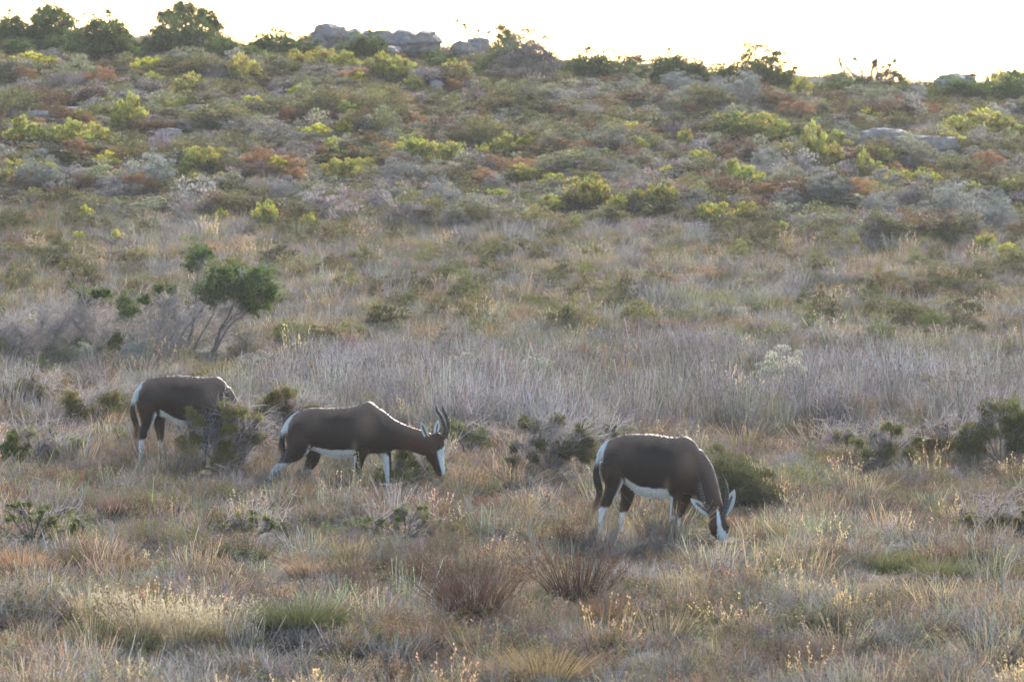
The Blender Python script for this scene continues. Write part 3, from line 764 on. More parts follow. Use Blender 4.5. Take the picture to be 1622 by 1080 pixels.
def cover():
    ys, xs = [], []
    for y0, y1, dens in ((40, 52, 30), (52, 66, 26), (66, 84, 22), (84, 108, 17), (108, 143, 8.5)):
        hw = lambda y: y * 811 / F + 4.5
        n = int((y1 - y0) * 2 * hw(y1) * dens)
        y = rng.uniform(y0, y1, n); x = rng.uniform(-1, 1, n) * hw(y1)
        k = np.abs(x) < hw(y); xs.append(x[k]); ys.append(y[k])
    x = np.concatenate(xs); y = np.concatenate(ys); z = terrain(x, y)
    px, py = proj(x, y, z)
    keep = np.ones(len(x), bool); low = np.ones(len(x))
    for ex, ey, rx, ry in CLEAR:                 # the ground under a shrub or rock stays free, and it is low just in front of it
        dd = ((x - ex) / rx) ** 2 + ((y - ey) / ry) ** 2
        keep &= dd > .8
        low = np.where((np.abs(x - ex) < rx) & (y < ey) & (ry != .24) & (y > ey - ry - 1.6), .6, low)
    x, y, z, px, py, low = (q[keep] for q in (x, y, z, px, py, low))
    feet = np.ones(len(x))                    # the grass stands taller where the animals wade through it
    for fx, fy, fw in FEET: feet = np.where((np.abs(x - fx) < fw) & (low > .9) & (np.abs(y - fy + .3) < .75), 1.6, feet)
    hx, hy = at(1125, 850)[:2]                # grazed short in front of the right antelope's head
    feet = np.where((np.abs(x - hx) < .38) & (y < hy + .5) & (y > hy - 3), np.where(y > hy - 1.6, .5, .8), feet)
    n1 = bands(x, y, 21, 3.2); n2 = bands(x, y, 22, 1.5); n3 = bands(x, y, 23, 5); n4 = bands(x, y, 24, 2.2)
    foot = 330 + px * .036                       # pixel row of the foot of the hill
    kinds = ['fine_grass', 'seed_grass', 'reeds', 'leafy_herb', 'heath', 'twigs', 'dome']
    W = np.zeros((len(x), 7))
    fore = (py > 690); reed = (py <= 690) & (py > 545 + 18 * n3); plain = (py <= 545 + 18 * n3) & (py > foot); hill = py <= foot
    e = lambda v, s=1.: np.exp(s * v)
    W[fore] = np.stack([.24 + 0 * n1, .006 * e(n2, 1.8), .05 * e(n3, 1.2), .20 * e(n1, .9), .30 * e(n4, .9), .22 * e(-n1, .6), .0 * n1], 1)[fore]
    rl = np.clip((px - 330) / 120, 0.12, 1)
    W[reed] = np.stack([.22 + 0 * n1, .012 * e(n2, 1.5), .38 * rl * e(n3, 1.0), .11 * e(n1, 1.2), .13 * e(n4, 1.1), .17 * e(-n1, .6), .0 * n1], 1)[reed]
    W[plain] = np.stack([.45 + 0 * n1, .012 * e(n2, 1.8), .08 * e(n3, 1.5), .06 * e(n1), .22 * e(n4, .8), .14 * e(-n1, .8), .03 * e(n1)], 1)[plain]
    W[hill] = np.stack([.05 + 0 * n1, 0 * n1, .01 + 0 * n1, .05 * e(n1), .15 + 0 * n1, (.22 + .5 * np.clip(1 - (foot - py) / 70, 0, 1)) * e(-n2, .7), .55 + 0 * n1], 1)[hill]
    W /= W.sum(1, keepdims=True)
    kid = (W.cumsum(1) < rng.uniform(size=(len(x), 1))).sum(1).clip(0, 6)
    mixes = {   # colour choices per kind: (foreground, plain, hill)
        'fine_grass': (['tan', 'grey', 'olive', 'greygreen', 'tan', 'mauve', 'grey', 'lilac', 'olive', 'pink', 'mauve'], ['tan', 'greygreen', 'tan', 'olive', 'pink', 'olive', 'greygreen'], ['grey', 'lilac', 'tan']),
        'seed_grass': (['straw', 'cream'], ['straw', 'cream', 'tan'], ['straw']),
        'reeds': (['grey', 'tan', 'greygreen'], ['lilac', 'grey', 'lilac', 'mauve', 'greygreen'], ['grey']),
        'leafy_herb': (['olive', 'green', 'olive', 'dolive', 'greygreen'], ['olive', 'olive', 'green'], ['green', 'olive', 'yellow']),
        'heath': (['tan', 'grey', 'pink', 'brown', 'olive', 'mauve', 'olive'], ['olive', 'tan', 'brown', 'dolive', 'orange'], ['rust', 'tan', 'brown', 'brown', 'olive', 'olive']),
        'twigs': (['grey', 'brown', 'mauve', 'brown', 'lilac'], ['lilac', 'grey', 'mauve'], ['lilac', 'grey', 'mauve']),
        'dome': (['dolive'], ['dolive', 'olive'], ['brown', 'dolive', 'grey', 'olive', 'greygreen', 'dolive', 'olive', 'lilac', 'olive', 'brown', 'greygreen']),
    }
    names = {'fine_grass': ('fine_grass', 'fine dry grass covering the whole plain'), 'seed_grass': ('seeding_grass', 'pale seed heads of grass scattered over the plain'),
             'reeds': ('reeds', 'upright lilac grey reeds in a band behind the antelopes'), 'leafy_herb': ('leafy_herbs', 'small olive green herbs growing through the dry grass'),
             'heath': ('heath', 'low tan and rusty heath tips growing between the grass'), 'twigs': ('dead_twigs', 'grey leafless twigs tangled through the ground cover'),
             'dome': ('low_scrub', 'low brown and olive scrub that clothes the hillside')}
    for k, kd in enumerate(kinds):
        s = kid == k; n = int(s.sum())
        if not n: continue
        zone = np.where(hill[s], 2, np.where(fore[s], 0, 1))
        pick = np.clip((.5 + .28 * bands(x[s], y[s], 40 + k, 4.5) + rng.normal(size=n) * .22), 0, .999)
        t = np.array([PAL[mixes[kd][zn][int(pk * len(mixes[kd][zn]))]] for zn, pk in zip(zone, pick)])
        t = t * jit(n, .14) * (1 + .15 * n3[s])[:, None]
        sc = rng.uniform(.7, 1.25, n) * np.where(hill[s], 1.5, 1)
        hz = rng.uniform(.55, 1.0, n) * (1 + .25 * n4[s]) * np.where(fore[s], .88, 1) * np.where(hill[s], .66, 1) * low[s] * np.where(y[s] > 133, .6, 1) * feet[s] * np.where(fore[s], 1.12, 1)
        if kd == 'reeds': hz *= np.where(fore[s], .6, np.where(reed[s], (.5 + .45 * np.clip((py[s] - 545) / 110, 0, 1)) * (1 + .22 * n4[s]), .6))
        if kd in ('fine_grass', 'heath'): hz *= np.where(reed[s], 1.15, 1)
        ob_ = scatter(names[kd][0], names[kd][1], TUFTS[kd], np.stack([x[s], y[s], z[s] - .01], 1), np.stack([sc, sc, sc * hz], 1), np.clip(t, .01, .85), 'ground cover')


# ------------------------------------------------------------------ shrubs, rocks and plants one can tell apart
VAR = {}


def variants(kind, n, fn):
    VAR[kind] = [fn() for _ in range(n)]


def simple(name, **k):
    return lambda: {'foliage': shrub_mesh(name, **k)[0]}


def stemmed(name, stems=14, r0=.016, trunk=None, **k):
    def f():
        me, ce = shrub_mesh(name, **k)
        return {'foliage': me, 'stems': stems_mesh('stems', ce, stems, r0, .004, .02, .05, trunk)}
    return f


variants('green', 3, stemmed('foliage', 18, .02, w=1.0, h=.62, nc=110, cr=.085, nl=60, ll=.040, lw=.020, up=.5, cvar=.22, tip=(1.2, 1.2, 1)))
variants('conebush', 4, stemmed('foliage', 16, .009, w=1.0, h=.5, nc=60, cr=.07, nl=26, ll=.075, lw=.026, up=1.3, outw=.55, cvar=.3, tip=(1.7, 1.55, 1.1), low=.3))
variants('grey', 3, stemmed('foliage', 14, .012, w=1.0, h=.55, nc=70, cr=.085, nl=60, ll=.026, lw=.014, up=.9, cvar=.16, tip=(1.3, 1.3, 1.3), low=.2))
variants('orange', 3, simple('foliage', w=1.0, h=.5, nc=60, cr=.08, nl=50, ll=.06, lw=.012, up=1.2, cvar=.2, tip=(1.5, 1.35, 1.1)))
variants('dome', 3, simple('foliage', w=1.0, h=.55, nc=80, cr=.085, nl=60, ll=.045, lw=.011, up=.9, cvar=.13, tip=(1.25, 1.2, 1.)))
variants('twiggy', 3, lambda: {'foliage': twig_shrub_mesh('foliage')})
NAME = {'green': ('broadleaf_shrub', 'shrub'), 'conebush': ('conebush', 'shrub'), 'grey': ('grey_bush', 'bush'), 'orange': ('heath_bush', 'bush'),
        'dome': ('dome_bush', 'bush'), 'twiggy': ('twiggy_bush', 'bush')}
MODEL_H = {'green': .66, 'conebush': .56, 'grey': .60, 'orange': .55, 'dome': .60, 'twiggy': .62}
TINT = {'green': (.10, .145, .05), 'conebush': (.29, .29, .085), 'grey': (.22, .235, .22), 'orange': (.30, .18, .105), 'dome': (.11, .11, .055), 'twiggy': (.28, .24, .25)}
WOOD = (.20, .17, .15)

MARKS = [(300, 28, 'umbrella-shaped skyline tree'), (545, 58, 'skyline boulders'), (745, 80, 'split skyline boulder'), (940, 90, 'round lone skyline shrub'),
         (835, 112, 'big dark grey bush'), (1378, 110, 'sparse bare-branched tree'), (1515, 138, 'pale skyline rock'), (1435, 235, 'long grey rock slab'),
         (315, 180, 'half-buried pale stones'), (372, 450, 'wind-bent green shrub'), (15, 392, 'dark dome bush by the left edge'), (650, 300, 'twin silver-topped bushes'),
         (300, 650, 'rear antelope'), (580, 690, 'walking antelope'), (1050, 770, 'head-down right antelope'), (760, 940, 'rusty dead tuft'), (1240, 592, 'silvery cushion bush'),
         (132, 180, 'pinkish flat stones'), (610, 214, 'small round stone'), (748, 142, 'small blue-grey stone')]
LABELLED = []


def where(px, py, own):
    best = None
    for mx, my, nm in MARKS:
        if nm == own: continue
        dx, dy = px - mx, (py - my) * 1.6
        d = math.hypot(dx, dy)
        if best is None or d < best[0]: best = (d, dx, dy, nm)
    d, dx, dy, nm = best
    far = 'well ' if d > 150 else ''
    if abs(dx) > abs(dy) * 1.1: return far + ('right of the ' if dx > 0 else 'left of the ') + nm
    return far + ('below the ' if dy > 0 else 'above the ') + nm


def thing(kind, px, py, wpx, hpx, desc, tint=None, rot=None, label=None, group=None, name=None, mark=None, lift=0., cat=None):
    p = at(px, py)
    m = F / p.y
    w, h = wpx / m, hpx / m
    vs = VAR[kind][rng.integers(len(VAR[kind]))]
    t = np.array(tint if tint is not None else TINT[kind]) * (1 + rng.normal() * .08) * (1 + rng.normal(size=3) * .03)
    t = np.clip(t, .01, .9)
    nm, ct = NAME[kind]
    sky_ = kind == 'green' and py < 145
    if sky_: p.y = min(p.y, 136.5); p.x = (px - 811) / F * p.y; h *= 1.55; w *= 1.12
    if kind in ('conebush', 'grey'): h *= 1.2
    if kind == 'silver': h *= 1.3
    dep = min(w, 1.6 * h + .3)
    bk = -.1 if sky_ else .25
    if rot is None: rot = rng.uniform(-.35, .35) + (math.pi if rng.uniform() < .5 else 0)
    k = dict(loc=(p.x, p.y + dep * bk, float(terrain(p.x, p.y + dep * bk)) - .02 + lift), rot=(0, 0, rot), sc=(w, dep, (h + .04) / MODEL_H[kind]))
    if len(vs) == 1:
        o = ob(name or nm, vs['foliage'], color=t)
    else:
        o = bpy.data.objects.new(name or nm, None); C.objects.link(o)
        ob('foliage', vs['foliage'], o, color=t)
        ob('stems', vs['stems'], o, color=WOOD)
    CLEAR.append((k['loc'][0], k['loc'][1], w * .45, dep * .5))
    o.location, o.rotation_euler, o.scale = k['loc'], k['rot'], k['sc']
    tag(o, None, cat or ct, group)
    if label: o['label'] = label
    else: LABELLED.append((o, desc, px, py, wpx, mark))
    return o


G = {'green': 'green shrubs along the skyline', 'conebush': 'yellow-green shrubs on the hillside', 'grey': 'grey-headed bushes on the hillside',
     'orange': 'orange heath bushes on the hillside', 'dome': 'dark dome bushes', 'twiggy': 'leafless grey bushes'}
SHAPE = [(-99, 'tiny'), (24, 'small'), (48, 'mid-sized'), (75, 'broad'), (105, 'very broad')]


def form(w, h):
    s = [n for a, n in SHAPE if w >= a][-1]
    return s + (' flat' if h < w * .3 else ' tall' if h > w * .75 else '')


LIST = {
 'green': [(22, 52, 64, 36), (84, 56, 74, 42), (140, 52, 50, 18), (165, 93, 112, 48), (292, 90, 128, 50), (412, 60, 62, 20), (432, 82, 84, 30), (580, 92, 88, 32),
           (692, 70, 54, 24), (818, 94, 108, 48), (765, 106, 56, 24), (872, 86, 34, 20), (940, 107, 110, 40), (1065, 114, 76, 38), (1104, 122, 36, 26), (1196, 138, 90, 42),
           (1530, 136, 132, 32), (1602, 130, 50, 28), (30, 92, 60, 20), (90, 80, 50, 16), (350, 96, 60, 26), (390, 110, 60, 24), (200, 70, 60, 22), (1150, 132, 44, 24), (1240, 140, 50, 30), (1430, 132, 60, 24), (200, 60, 64, 24), (350, 70, 60, 22), (482, 78, 54, 24), (905, 98, 54, 20), (1000, 110, 54, 20), (1135, 122, 60, 22), (1330, 130, 80, 22), (1470, 138, 64, 22), (115, 50, 50, 20), (705, 92, 44, 20)],
 'conebush': [(230, 118, 50, 18), (270, 185, 40, 20), (400, 175, 44, 18), (470, 160, 40, 16), (860, 165, 44, 18), (1000, 215, 44, 18), (1110, 265, 50, 20), (1240, 250, 44, 20), (1060, 285, 44, 16), (880, 300, 54, 20), (1510, 240, 60, 22), (1380, 200, 50, 18), (1540, 320, 44, 20), (310, 300, 40, 18), (170, 268, 44, 18), (40, 110, 88, 18), (80, 112, 50, 14), (298, 158, 64, 28), (205, 200, 60, 40), (36, 232, 70, 34), (110, 236, 74, 34), (150, 230, 60, 26), (320, 276, 76, 30), (345, 262, 50, 24),
           (540, 286, 72, 28), (575, 280, 50, 24), (600, 122, 60, 28), (635, 132, 70, 30), (720, 130, 60, 26), (545, 112, 60, 22), (470, 118, 70, 26), (510, 104, 60, 22), (385, 132, 60, 32), (420, 112, 50, 20),
           (800, 250, 50, 26), (835, 240, 42, 16), (700, 262, 90, 28), (765, 262, 40, 24), (422, 362, 50, 32), (350, 352, 32, 14), (490, 360, 32, 16), (135, 348, 30, 16), (125, 382, 24, 12), (185, 384, 34, 14),
           (545, 358, 14, 12), (935, 332, 88, 40), (870, 344, 50, 24), (980, 340, 40, 22), (1050, 332, 74, 30), (1135, 366, 84, 34), (1240, 374, 32, 16), (1165, 296, 62, 28), (1190, 222, 132, 32),
           (1238, 232, 56, 26), (1292, 268, 52, 54), (1325, 262, 30, 26), (1085, 240, 32, 28), (1372, 296, 36, 44), (1320, 296, 34, 24), (1460, 306, 92, 26), (1420, 300, 50, 24), (1550, 222, 130, 32), (1600, 226, 60, 26),
           (1562, 398, 42, 22), (1596, 404, 40, 12), (1600, 318, 44, 28), (830, 292, 54, 22), (500, 222, 54, 18), (545, 214, 40, 16), (20, 285, 60, 26), (75, 282, 40, 20), (1185, 352, 44, 24), (1010, 320, 30, 16),
           (1590, 158, 64, 34), (1270, 164, 38, 34), (655, 150, 40, 20), (565, 140, 50, 18), (1400, 262, 36, 20), (960, 260, 40, 16), (905, 270, 40, 16), (440, 275, 40, 18), (185, 212, 34, 22), (250, 112, 60, 16)],
 'grey': [(836, 136, 116, 62), (1180, 168, 74, 44), (238, 302, 102, 52), (62, 312, 96, 50), (636, 306, 96, 44), (700, 334, 76, 42), (1215, 280, 62, 36), (1160, 284, 40, 22), (1520, 352, 104, 54),
          (1392, 346, 72, 36), (1575, 362, 80, 46), (1465, 368, 70, 34), (782, 304, 44, 22), (1448, 172, 62, 32), (1000, 154, 52, 24), (1310, 328, 90, 38), (120, 290, 54, 26), (1340, 236, 64, 30), (720, 356, 50, 20), (455, 322, 70, 30),
          (880, 120, 40, 26), (1075, 148, 80, 26), (1250, 340, 60, 26), (1130, 150, 60, 22), (1600, 196, 50, 26), (985, 240, 44, 16)],
 'orange': [(717, 148, 36, 20), (655, 180, 50, 20), (660, 214, 50, 30), (762, 200, 42, 24), (890, 190, 32, 16), (614, 246, 34, 20), (630, 260, 38, 18), (657, 272, 44, 18), (823, 274, 64, 20), (884, 242, 44, 18),
          (924, 252, 52, 24), (988, 306, 44, 18), (1068, 308, 44, 18), (118, 106, 34, 18), (138, 206, 38, 20), (457, 196, 40, 24), (90, 254, 64, 18), (178, 256, 54, 18), (410, 264, 62, 28), (457, 276, 54, 28), (467, 292, 44, 22),
          (1158, 270, 38, 22), (1098, 184, 44, 18), (1358, 312, 64, 28), (1568, 270, 64, 26), (1420, 290, 64, 24), (1530, 300, 54, 20), (1484, 156, 64, 18), (1214, 312, 54, 18), (1390, 262, 44, 18), (330, 240, 44, 18), (1010, 190, 40, 16),
          (760, 282, 40, 16), (250, 250, 40, 16), (560, 250, 36, 16), (1270, 300, 44, 18), (1130, 330, 40, 14), (1500, 276, 44, 18)],
 'dome': [(127, 306, 56, 26), (16, 406, 62, 30), (1600, 206, 54, 30), (1358, 222, 64, 28), (1180, 202, 94, 22), (205, 420, 74, 24), (1290, 530, 64, 26), (1394, 546, 64, 32), (1478, 520, 64, 24), (848, 488, 54, 20),
          (1008, 500, 64, 22), (1068, 512, 54, 20), (700, 574, 40, 18), (854, 412, 44, 14), (1028, 408, 44, 12), (648, 482, 30, 18), (703, 442, 24, 12), (1380, 466, 30, 14), (1454, 624, 64, 30), (464, 552, 84, 42),
          (1200, 378, 80, 20), (1490, 384, 60, 18), (540, 320, 50, 20), (1100, 214, 44, 18), (880, 210, 50, 20), (960, 190, 54, 20), (420, 240, 50, 22), (60, 170, 54, 22), (270, 190, 44, 18), (560, 180, 50, 22), (1250, 196, 60, 22), (1430, 206, 56, 20),
          (720, 230, 50, 20), (340, 210, 50, 20), (1540, 250, 60, 26), (1060, 260, 50, 20), (10, 140, 50, 22), (520, 70, 1, 1)],
 'twiggy': [(420, 310, 90, 34), (560, 330, 80, 26), (300, 340, 90, 24), (820, 350, 90, 28), (640, 250, 60, 24), (1020, 370, 110, 26), (1350, 370, 120, 36), (1280, 366, 80, 30), (900, 300, 60, 24), (1060, 200, 60, 24),
          (240, 150, 70, 24), (340, 130, 60, 20), (760, 330, 70, 24), (1150, 190, 60, 22), (100, 140, 60, 22), (940, 160, 60, 22), (1560, 330, 70, 26), (180, 320, 60, 22), (1440, 330, 70, 28), (580, 575, 70, 34)],
}
LIST['dome'].pop()
DESC = {'green': 'dark green leafy shrub', 'conebush': 'yellow-green shrub', 'grey': 'grey-headed bush', 'orange': 'orange-brown heath bush', 'dome': 'olive dome bush', 'twiggy': 'leafless grey bush'}
OWN = {('green', 940): 'round lone skyline shrub', ('grey', 836): 'big dark grey bush', ('dome', 16): 'dark dome bush by the left edge', ('grey', 636): 'twin silver-topped bushes', ('grey', 700): 'twin silver-topped bushes'}
for kd, L_ in LIST.items():
    for (px, py, w, h) in L_:
        t = None
        if kd == 'dome':
            t = (.13, .15, .05) if py > 430 else [(.12, .12, .055), (.15, .10, .06), (.11, .10, .06)][rng.integers(3)]
            if px == 464: t = (.15, .17, .08)
        if kd == 'grey' and px in (836, 880): t = (.15, .14, .14)
        if kd == 'green' and px in (1196, 1240, 390): t = (.14, .18, .05)
        if kd == 'conebush' and h < 20: t = (.42, .42, .07)
        thing(kd, px, py, w, h, DESC[kd], t, group=G[kd], mark=OWN.get((kd, px)))

# more heath bushes on the slope, too alike to single out by anything but their place
for _ in range(95):
    px, py = rng.uniform(-40, 1660), 0
    f0, c0 = 320 + px * .036, 95 + px * .045
    py = c0 + 14 + (f0 - c0 - 10) * rng.uniform() ** .9
    kd = ['dome', 'orange', 'twiggy', 'dome', 'conebush'][rng.integers(5)]
    w = rng.uniform(34, 74)
    thing(kd, px, py, w, w * rng.uniform(.32, .45), DESC[kd], (.15, .10, .06) if kd == 'dome' and rng.uniform() < .5 else (.27, .30, .08) if kd == 'conebush' else None, group=G[kd])


# ------------------------------------------------------------------ rocks
def rock(px, py, wpx, hpx, label, seed, dep=.8, blocky=.5, top=0, cut=(), sink=.15, tint=None):
    p = at(px, py); m = F / p.y; w, h = wpx / m, hpx / m
    bm = bmesh.new(); bmesh.ops.create_icosphere(bm, subdivisions=5, radius=1)
    for v in bm.verts:
        c = v.co.copy(); s = max(abs(c.x), abs(c.y), abs(c.z))
        c = c.lerp(c / s, blocky)                                   # boulder weathered from a block
        o = Vector((seed * 3.1, seed * 1.7, seed))
        k = 1 + .20 * noise.noise(c * 1.3 + o) + .10 * noise.noise(c * 3.1 + o) + .045 * noise.noise(c * 7 + o)
        c *= k
        lay = math.sin(c.z * 7 + noise.noise(c * 1.5 + o) * 2)
        c.x *= 1 + .03 * lay; c.y *= 1 + .03 * lay
        for cx, cw, dp in cut:                                      # vertical joints and notches
            c.z -= dp * math.exp(-((c.x - cx) / cw) ** 2) * max(0, c.z)
            c.y += dp * .5 * math.exp(-((c.x - cx) / cw) ** 2) * (1 if c.y < 0 else -1)
        v.co = Vector((c.x * w / 2, c.y * w / 2 * dep, c.z * h / 2 * (1 + sink)))
    me = bpy.data.meshes.new('rock'); bm.to_mesh(me); bm.free(); me.materials.append(M_ROCK)
    for f in me.polygons: f.use_smooth = True
    o = ob('rock', me, label=label, cat='rock', group='rocks on the hillside')
    CLEAR.append((p.x, p.y, w * .55, w * dep * .5 + .15))
    o.location = (p.x, p.y, p.z + h / 2 * (1 - sink)); o.rotation_euler = (0, 0, rng.uniform(-.1, .1))
    return o


rock(522, 78, 58, 40, 'rounded grey boulder, leftmost of the skyline outcrop', 1, .9, .28)
rock(570, 80, 56, 32, 'notched grey boulder in the middle of the skyline outcrop', 2, .9, .28, cut=[(.1, .12, .3)])
rock(642, 86, 108, 38, 'long cracked pale boulder, right end of the skyline outcrop', 3, .6, .3, cut=[(-.35, .08, .25), (.3, .1, .3)])
rock(600, 92, 70, 18, 'low pale ledge of stone just below the long cracked skyline boulder', 4)
rock(730, 92, 32, 26, 'left half of the split skyline boulder', 5, .8, .45)
rock(757, 92, 38, 30, 'right half of the split skyline boulder, pale and square', 6, .8, .5)
rock(1400, 248, 84, 42, 'humped left end of the long grey rock slab on the right slope', 7, .7, .5)
rock(1466, 256, 104, 40, 'flat long grey rock slab on the right slope, reddish on top', 8, .6, .6)
rock(1515, 160, 74, 42, 'pale domed rock below the dark flat-topped shrub at upper right', 9, .8, .35)
rock(1547, 152, 20, 12, 'tiny pale stone just right of the pale domed rock', 10)
rock(312, 178, 44, 12, 'pale flat stone, uppermost of the half-buried pale stones', 11)
rock(316, 194, 26, 18, 'pale upright stone below the flat one among half-buried stones', 12)
rock(292, 206, 32, 16, 'reddish half-buried stone amid brown scrub on the left slope', 13)
rock(268, 222, 44, 18, 'grey stone, lowest of the half-buried stones', 14)
rock(112, 184, 52, 14, 'pinkish flat stone in brown scrub, right one of a pair', 15)
rock(60, 190, 36, 14, 'pinkish grey stone in brown scrub, left one of a pair', 16)
rock(610, 222, 24, 18, 'small rounded blue-grey stone among orange heath bushes', 17)
rock(748, 148, 26, 20, 'small blue-grey stone right of an orange bush high on the slope', 18)
rock(690, 143, 22, 14, 'small pale stone among yellow-green shrubs high on the slope', 19)
rock(802, 212, 34, 12, 'low pale stone showing above the bright yellow-green shrubs', 20)
rock(218, 186, 16, 12, 'tiny white stone beside a spindly yellow-green shrub', 21)
rock(1030, 238, 34, 10, 'low pale stone in grey scrub at mid slope', 22)


# ------------------------------------------------------------------ trees with visible limbs
def place(root, px, py, dy=0.):
    p = at(px, py); root.location = (p.x, p.y + dy, float(terrain(p.x, p.y + dy)) - .02)
    return F / p.y


def limb_tree(name, px, py, label, cat, limbs, clumps, tint, leaf, r=.03, twigs=0, bark=(.19, .16, .14), group=None, parts=('crown', 'trunk'), depth=1., dens=60, cr=None, mark=None, lean=1., fat=1., twig_col=(.33, .30, .30)):
    """limbs: lists of (dx, up) pixels from the base; clumps: (dx, up, radius) in pixels; each gets its own depth"""
    root = bpy.data.objects.new(name, None); C.objects.link(root)
    m = place(root, px, py)
    mt = MB(); ends = []
    for L_ in limbs:
        yd = rng.uniform(-.25, .25) * depth
        n = len(L_)
        pts = [(a / m, yd * i / max(1, n - 1), b / m) for i, (a, b) in enumerate(L_)]
        limb(mt, resample(np.array([list(q) for q in pts]), n * 3), r * rng.uniform(.8, 1.2), r * .3, jit(1, .12)[0], 6, r * .25)
        ends.append(pts[-1])
    if limbs and name != 'fallen_branch': CLEAR.append((root.location.x, root.location.y, .35 * max(1, (max(q[0] for q in clumps) - min(q[0] for q in clumps)) / m), .45))
    mc = MB()
    for (a, b, rr) in clumps:
        rr *= fat / m
        c0 = np.array([a / m, rng.uniform(-.35, .35) * depth, b / m])
        e = min(ends, key=lambda q: (q[0] - c0[0]) ** 2 + (q[2] - c0[2]) ** 2) if ends else (0, 0, 0)
        for _ in range(4):
            t = c0 + rnd(1, rr * .5)[0]
            limb(mt, [e, (np.array(e) + t) / 2 + rnd(1, .03)[0], t], r * .28, r * .1, jit(1, .12)[0], 4, .01)
        nn = max(3, int(14 * lean * fat ** 2))
        sub = c0 + rnd(nn) * rr * (.62 if fat > 1.6 else .46) * [1, 1, .8]
        dn = dens if rr * m > 3.5 * fat else max(4, dens // 5)
        k = np.repeat(sub, dn, 0); o_ = unit(rnd(len(k)))
        pp = k + o_ * rr / fat * ((.30 if fat > 1.6 else .40) * np.repeat(rng.uniform(.5, 1.4, nn), dn))[:, None] * rng.uniform(.3, 1, (len(k), 1))
        cc = np.repeat(jit(nn, .2), dn, 0) * jit(len(k), .13)
        leaves(mc, pp, o_ + [0.2, 0, .5] + rnd(len(k), .3), leaf[0] * rng.uniform(.6, 1.3, len(k)), leaf[1], cc * .9, cc * [1.3, 1.25, 1.])
    if clumps: ob(parts[0], mc.mesh(parts[0], M_LEAF), root, color=tint)
    ob(parts[1], mt.mesh(parts[1], M_TWIG), root, color=bark)
    if twigs:
        mw = MB()
        for _ in range(twigs):
            L_ = limbs[rng.integers(len(limbs))]; i = rng.integers(1, len(L_)); f = rng.uniform()
            q = np.array([L_[i - 1][0] * (1 - f) + L_[i][0] * f, 0, L_[i - 1][1] * (1 - f) + L_[i][1] * f]) / m
            q[1] = rng.uniform(-.2, .2) * depth
            d = unit(np.array([[rng.normal() * .6 + .2, rng.normal() * .5, rng.uniform(.1, 1)]]))
            l = rng.uniform(.12, .42)
            blades(mw, q[None], d, l, .008, rnd(1, .15), jit(1, .15))
            bb = q + d * l * rng.uniform(.3, 1, (7, 1))
            blades(mw, bb, d + rnd(7, .6), l * rng.uniform(.25, .6, 7), .006, rnd(7, .15), jit(7, .15))
        ob('twigs', mw.mesh('twigs', M_LEAF), root, color=twig_col)
    tag(root, label, cat, group)
    return root


GR = (.095, .14, .045)
# skyline trees
limb_tree('umbrella_tree', 300, 62, 'umbrella-shaped dark green tree standing highest on the left skyline', 'tree',
          [[(0, 0), (-4, 14), (-20, 26), (-34, 36)], [(2, 0), (4, 16), (0, 34), (-6, 46)], [(6, 0), (14, 14), (28, 26), (38, 30)], [(4, 0), (12, 18), (16, 36), (18, 42)]],
          [(-40, 36, 9), (-28, 40, 13), (-14, 46, 14), (2, 48, 12), (16, 44, 13), (30, 36, 13), (40, 26, 10), (36, 16, 9), (-6, 34, 12), (10, 32, 12), (-22, 30, 9), (24, 26, 10), (44, 20, 6), (-16, 52, 6)], GR, (.05, .024), .035, depth=1.3, dens=70, group='trees on the skyline')
limb_tree('open_crowned_tree', 82, 56, 'open see-through tree at the left skyline, left of the low green domes', 'tree',
          [[(0, 0), (-6, 18), (-14, 34)], [(2, 0), (6, 20), (14, 34)], [(4, 0), (18, 12), (30, 24)], [(-3, 0), (-16, 14), (-28, 26)]],
          [(-16, 38, 7), (-4, 42, 6), (10, 38, 7), (22, 30, 7), (30, 20, 7), (-26, 28, 8), (0, 26, 7), (-10, 16, 8), (14, 14, 8)], GR, (.05, .024), .025, depth=1, dens=45, group='trees on the skyline')
limb_tree('bare_topped_tree', 790, 72, 'sparse-crowned tree with bare branches reaching left above the skyline', 'tree',
          [[(0, 0), (4, 16), (6, 34), (0, 46)], [(4, 0), (10, 14), (16, 28), (14, 38)], [(-2, 4), (-20, 18), (-34, 34), (-50, 44)], [(-20, 10), (-28, 24), (-48, 36), (-56, 50), (-64, 56)], [(-28, 8), (-40, 22), (-54, 34)]],
          [(4, 46, 6), (12, 38, 6), (20, 30, 7), (10, 24, 7), (0, 32, 5), (24, 20, 6), (-2, 16, 6), (-16, 38, 3), (-32, 40, 3), (-66, 56, 2), (-54, 50, 2)], (.16, .15, .07), (.045, .022), .034, twigs=60, depth=.8, dens=26, group='trees on the skyline')
limb_tree('bare_branched_tree', 1380, 128, 'sparse bare-branched tree against the sky at upper right', 'tree',
          [[(-20, 0), (-26, 16), (-40, 30), (-52, 42)], [(-10, 0), (-14, 20), (-20, 34), (-28, 46)], [(0, 0), (0, 20), (6, 36)], [(4, 0), (18, 16), (28, 30), (38, 44)], [(10, 0), (30, 12), (44, 20)]],
          [(-4, 10, 7), (14, 16, 6), (26, 20, 8), (38, 20, 7), (48, 12, 8), (32, 8, 9), (-20, 8, 8), (10, 6, 8), (-34, 6, 7), (20, 30, 3), (36, 40, 3), (26, 34, 3), (-50, 42, 3), (-26, 44, 3), (4, 38, 4), (48, 6, 8), (-36, 4, 8)], (.14, .15, .06), (.045, .022), .034, twigs=90, depth=.9, dens=30, group='trees on the skyline')
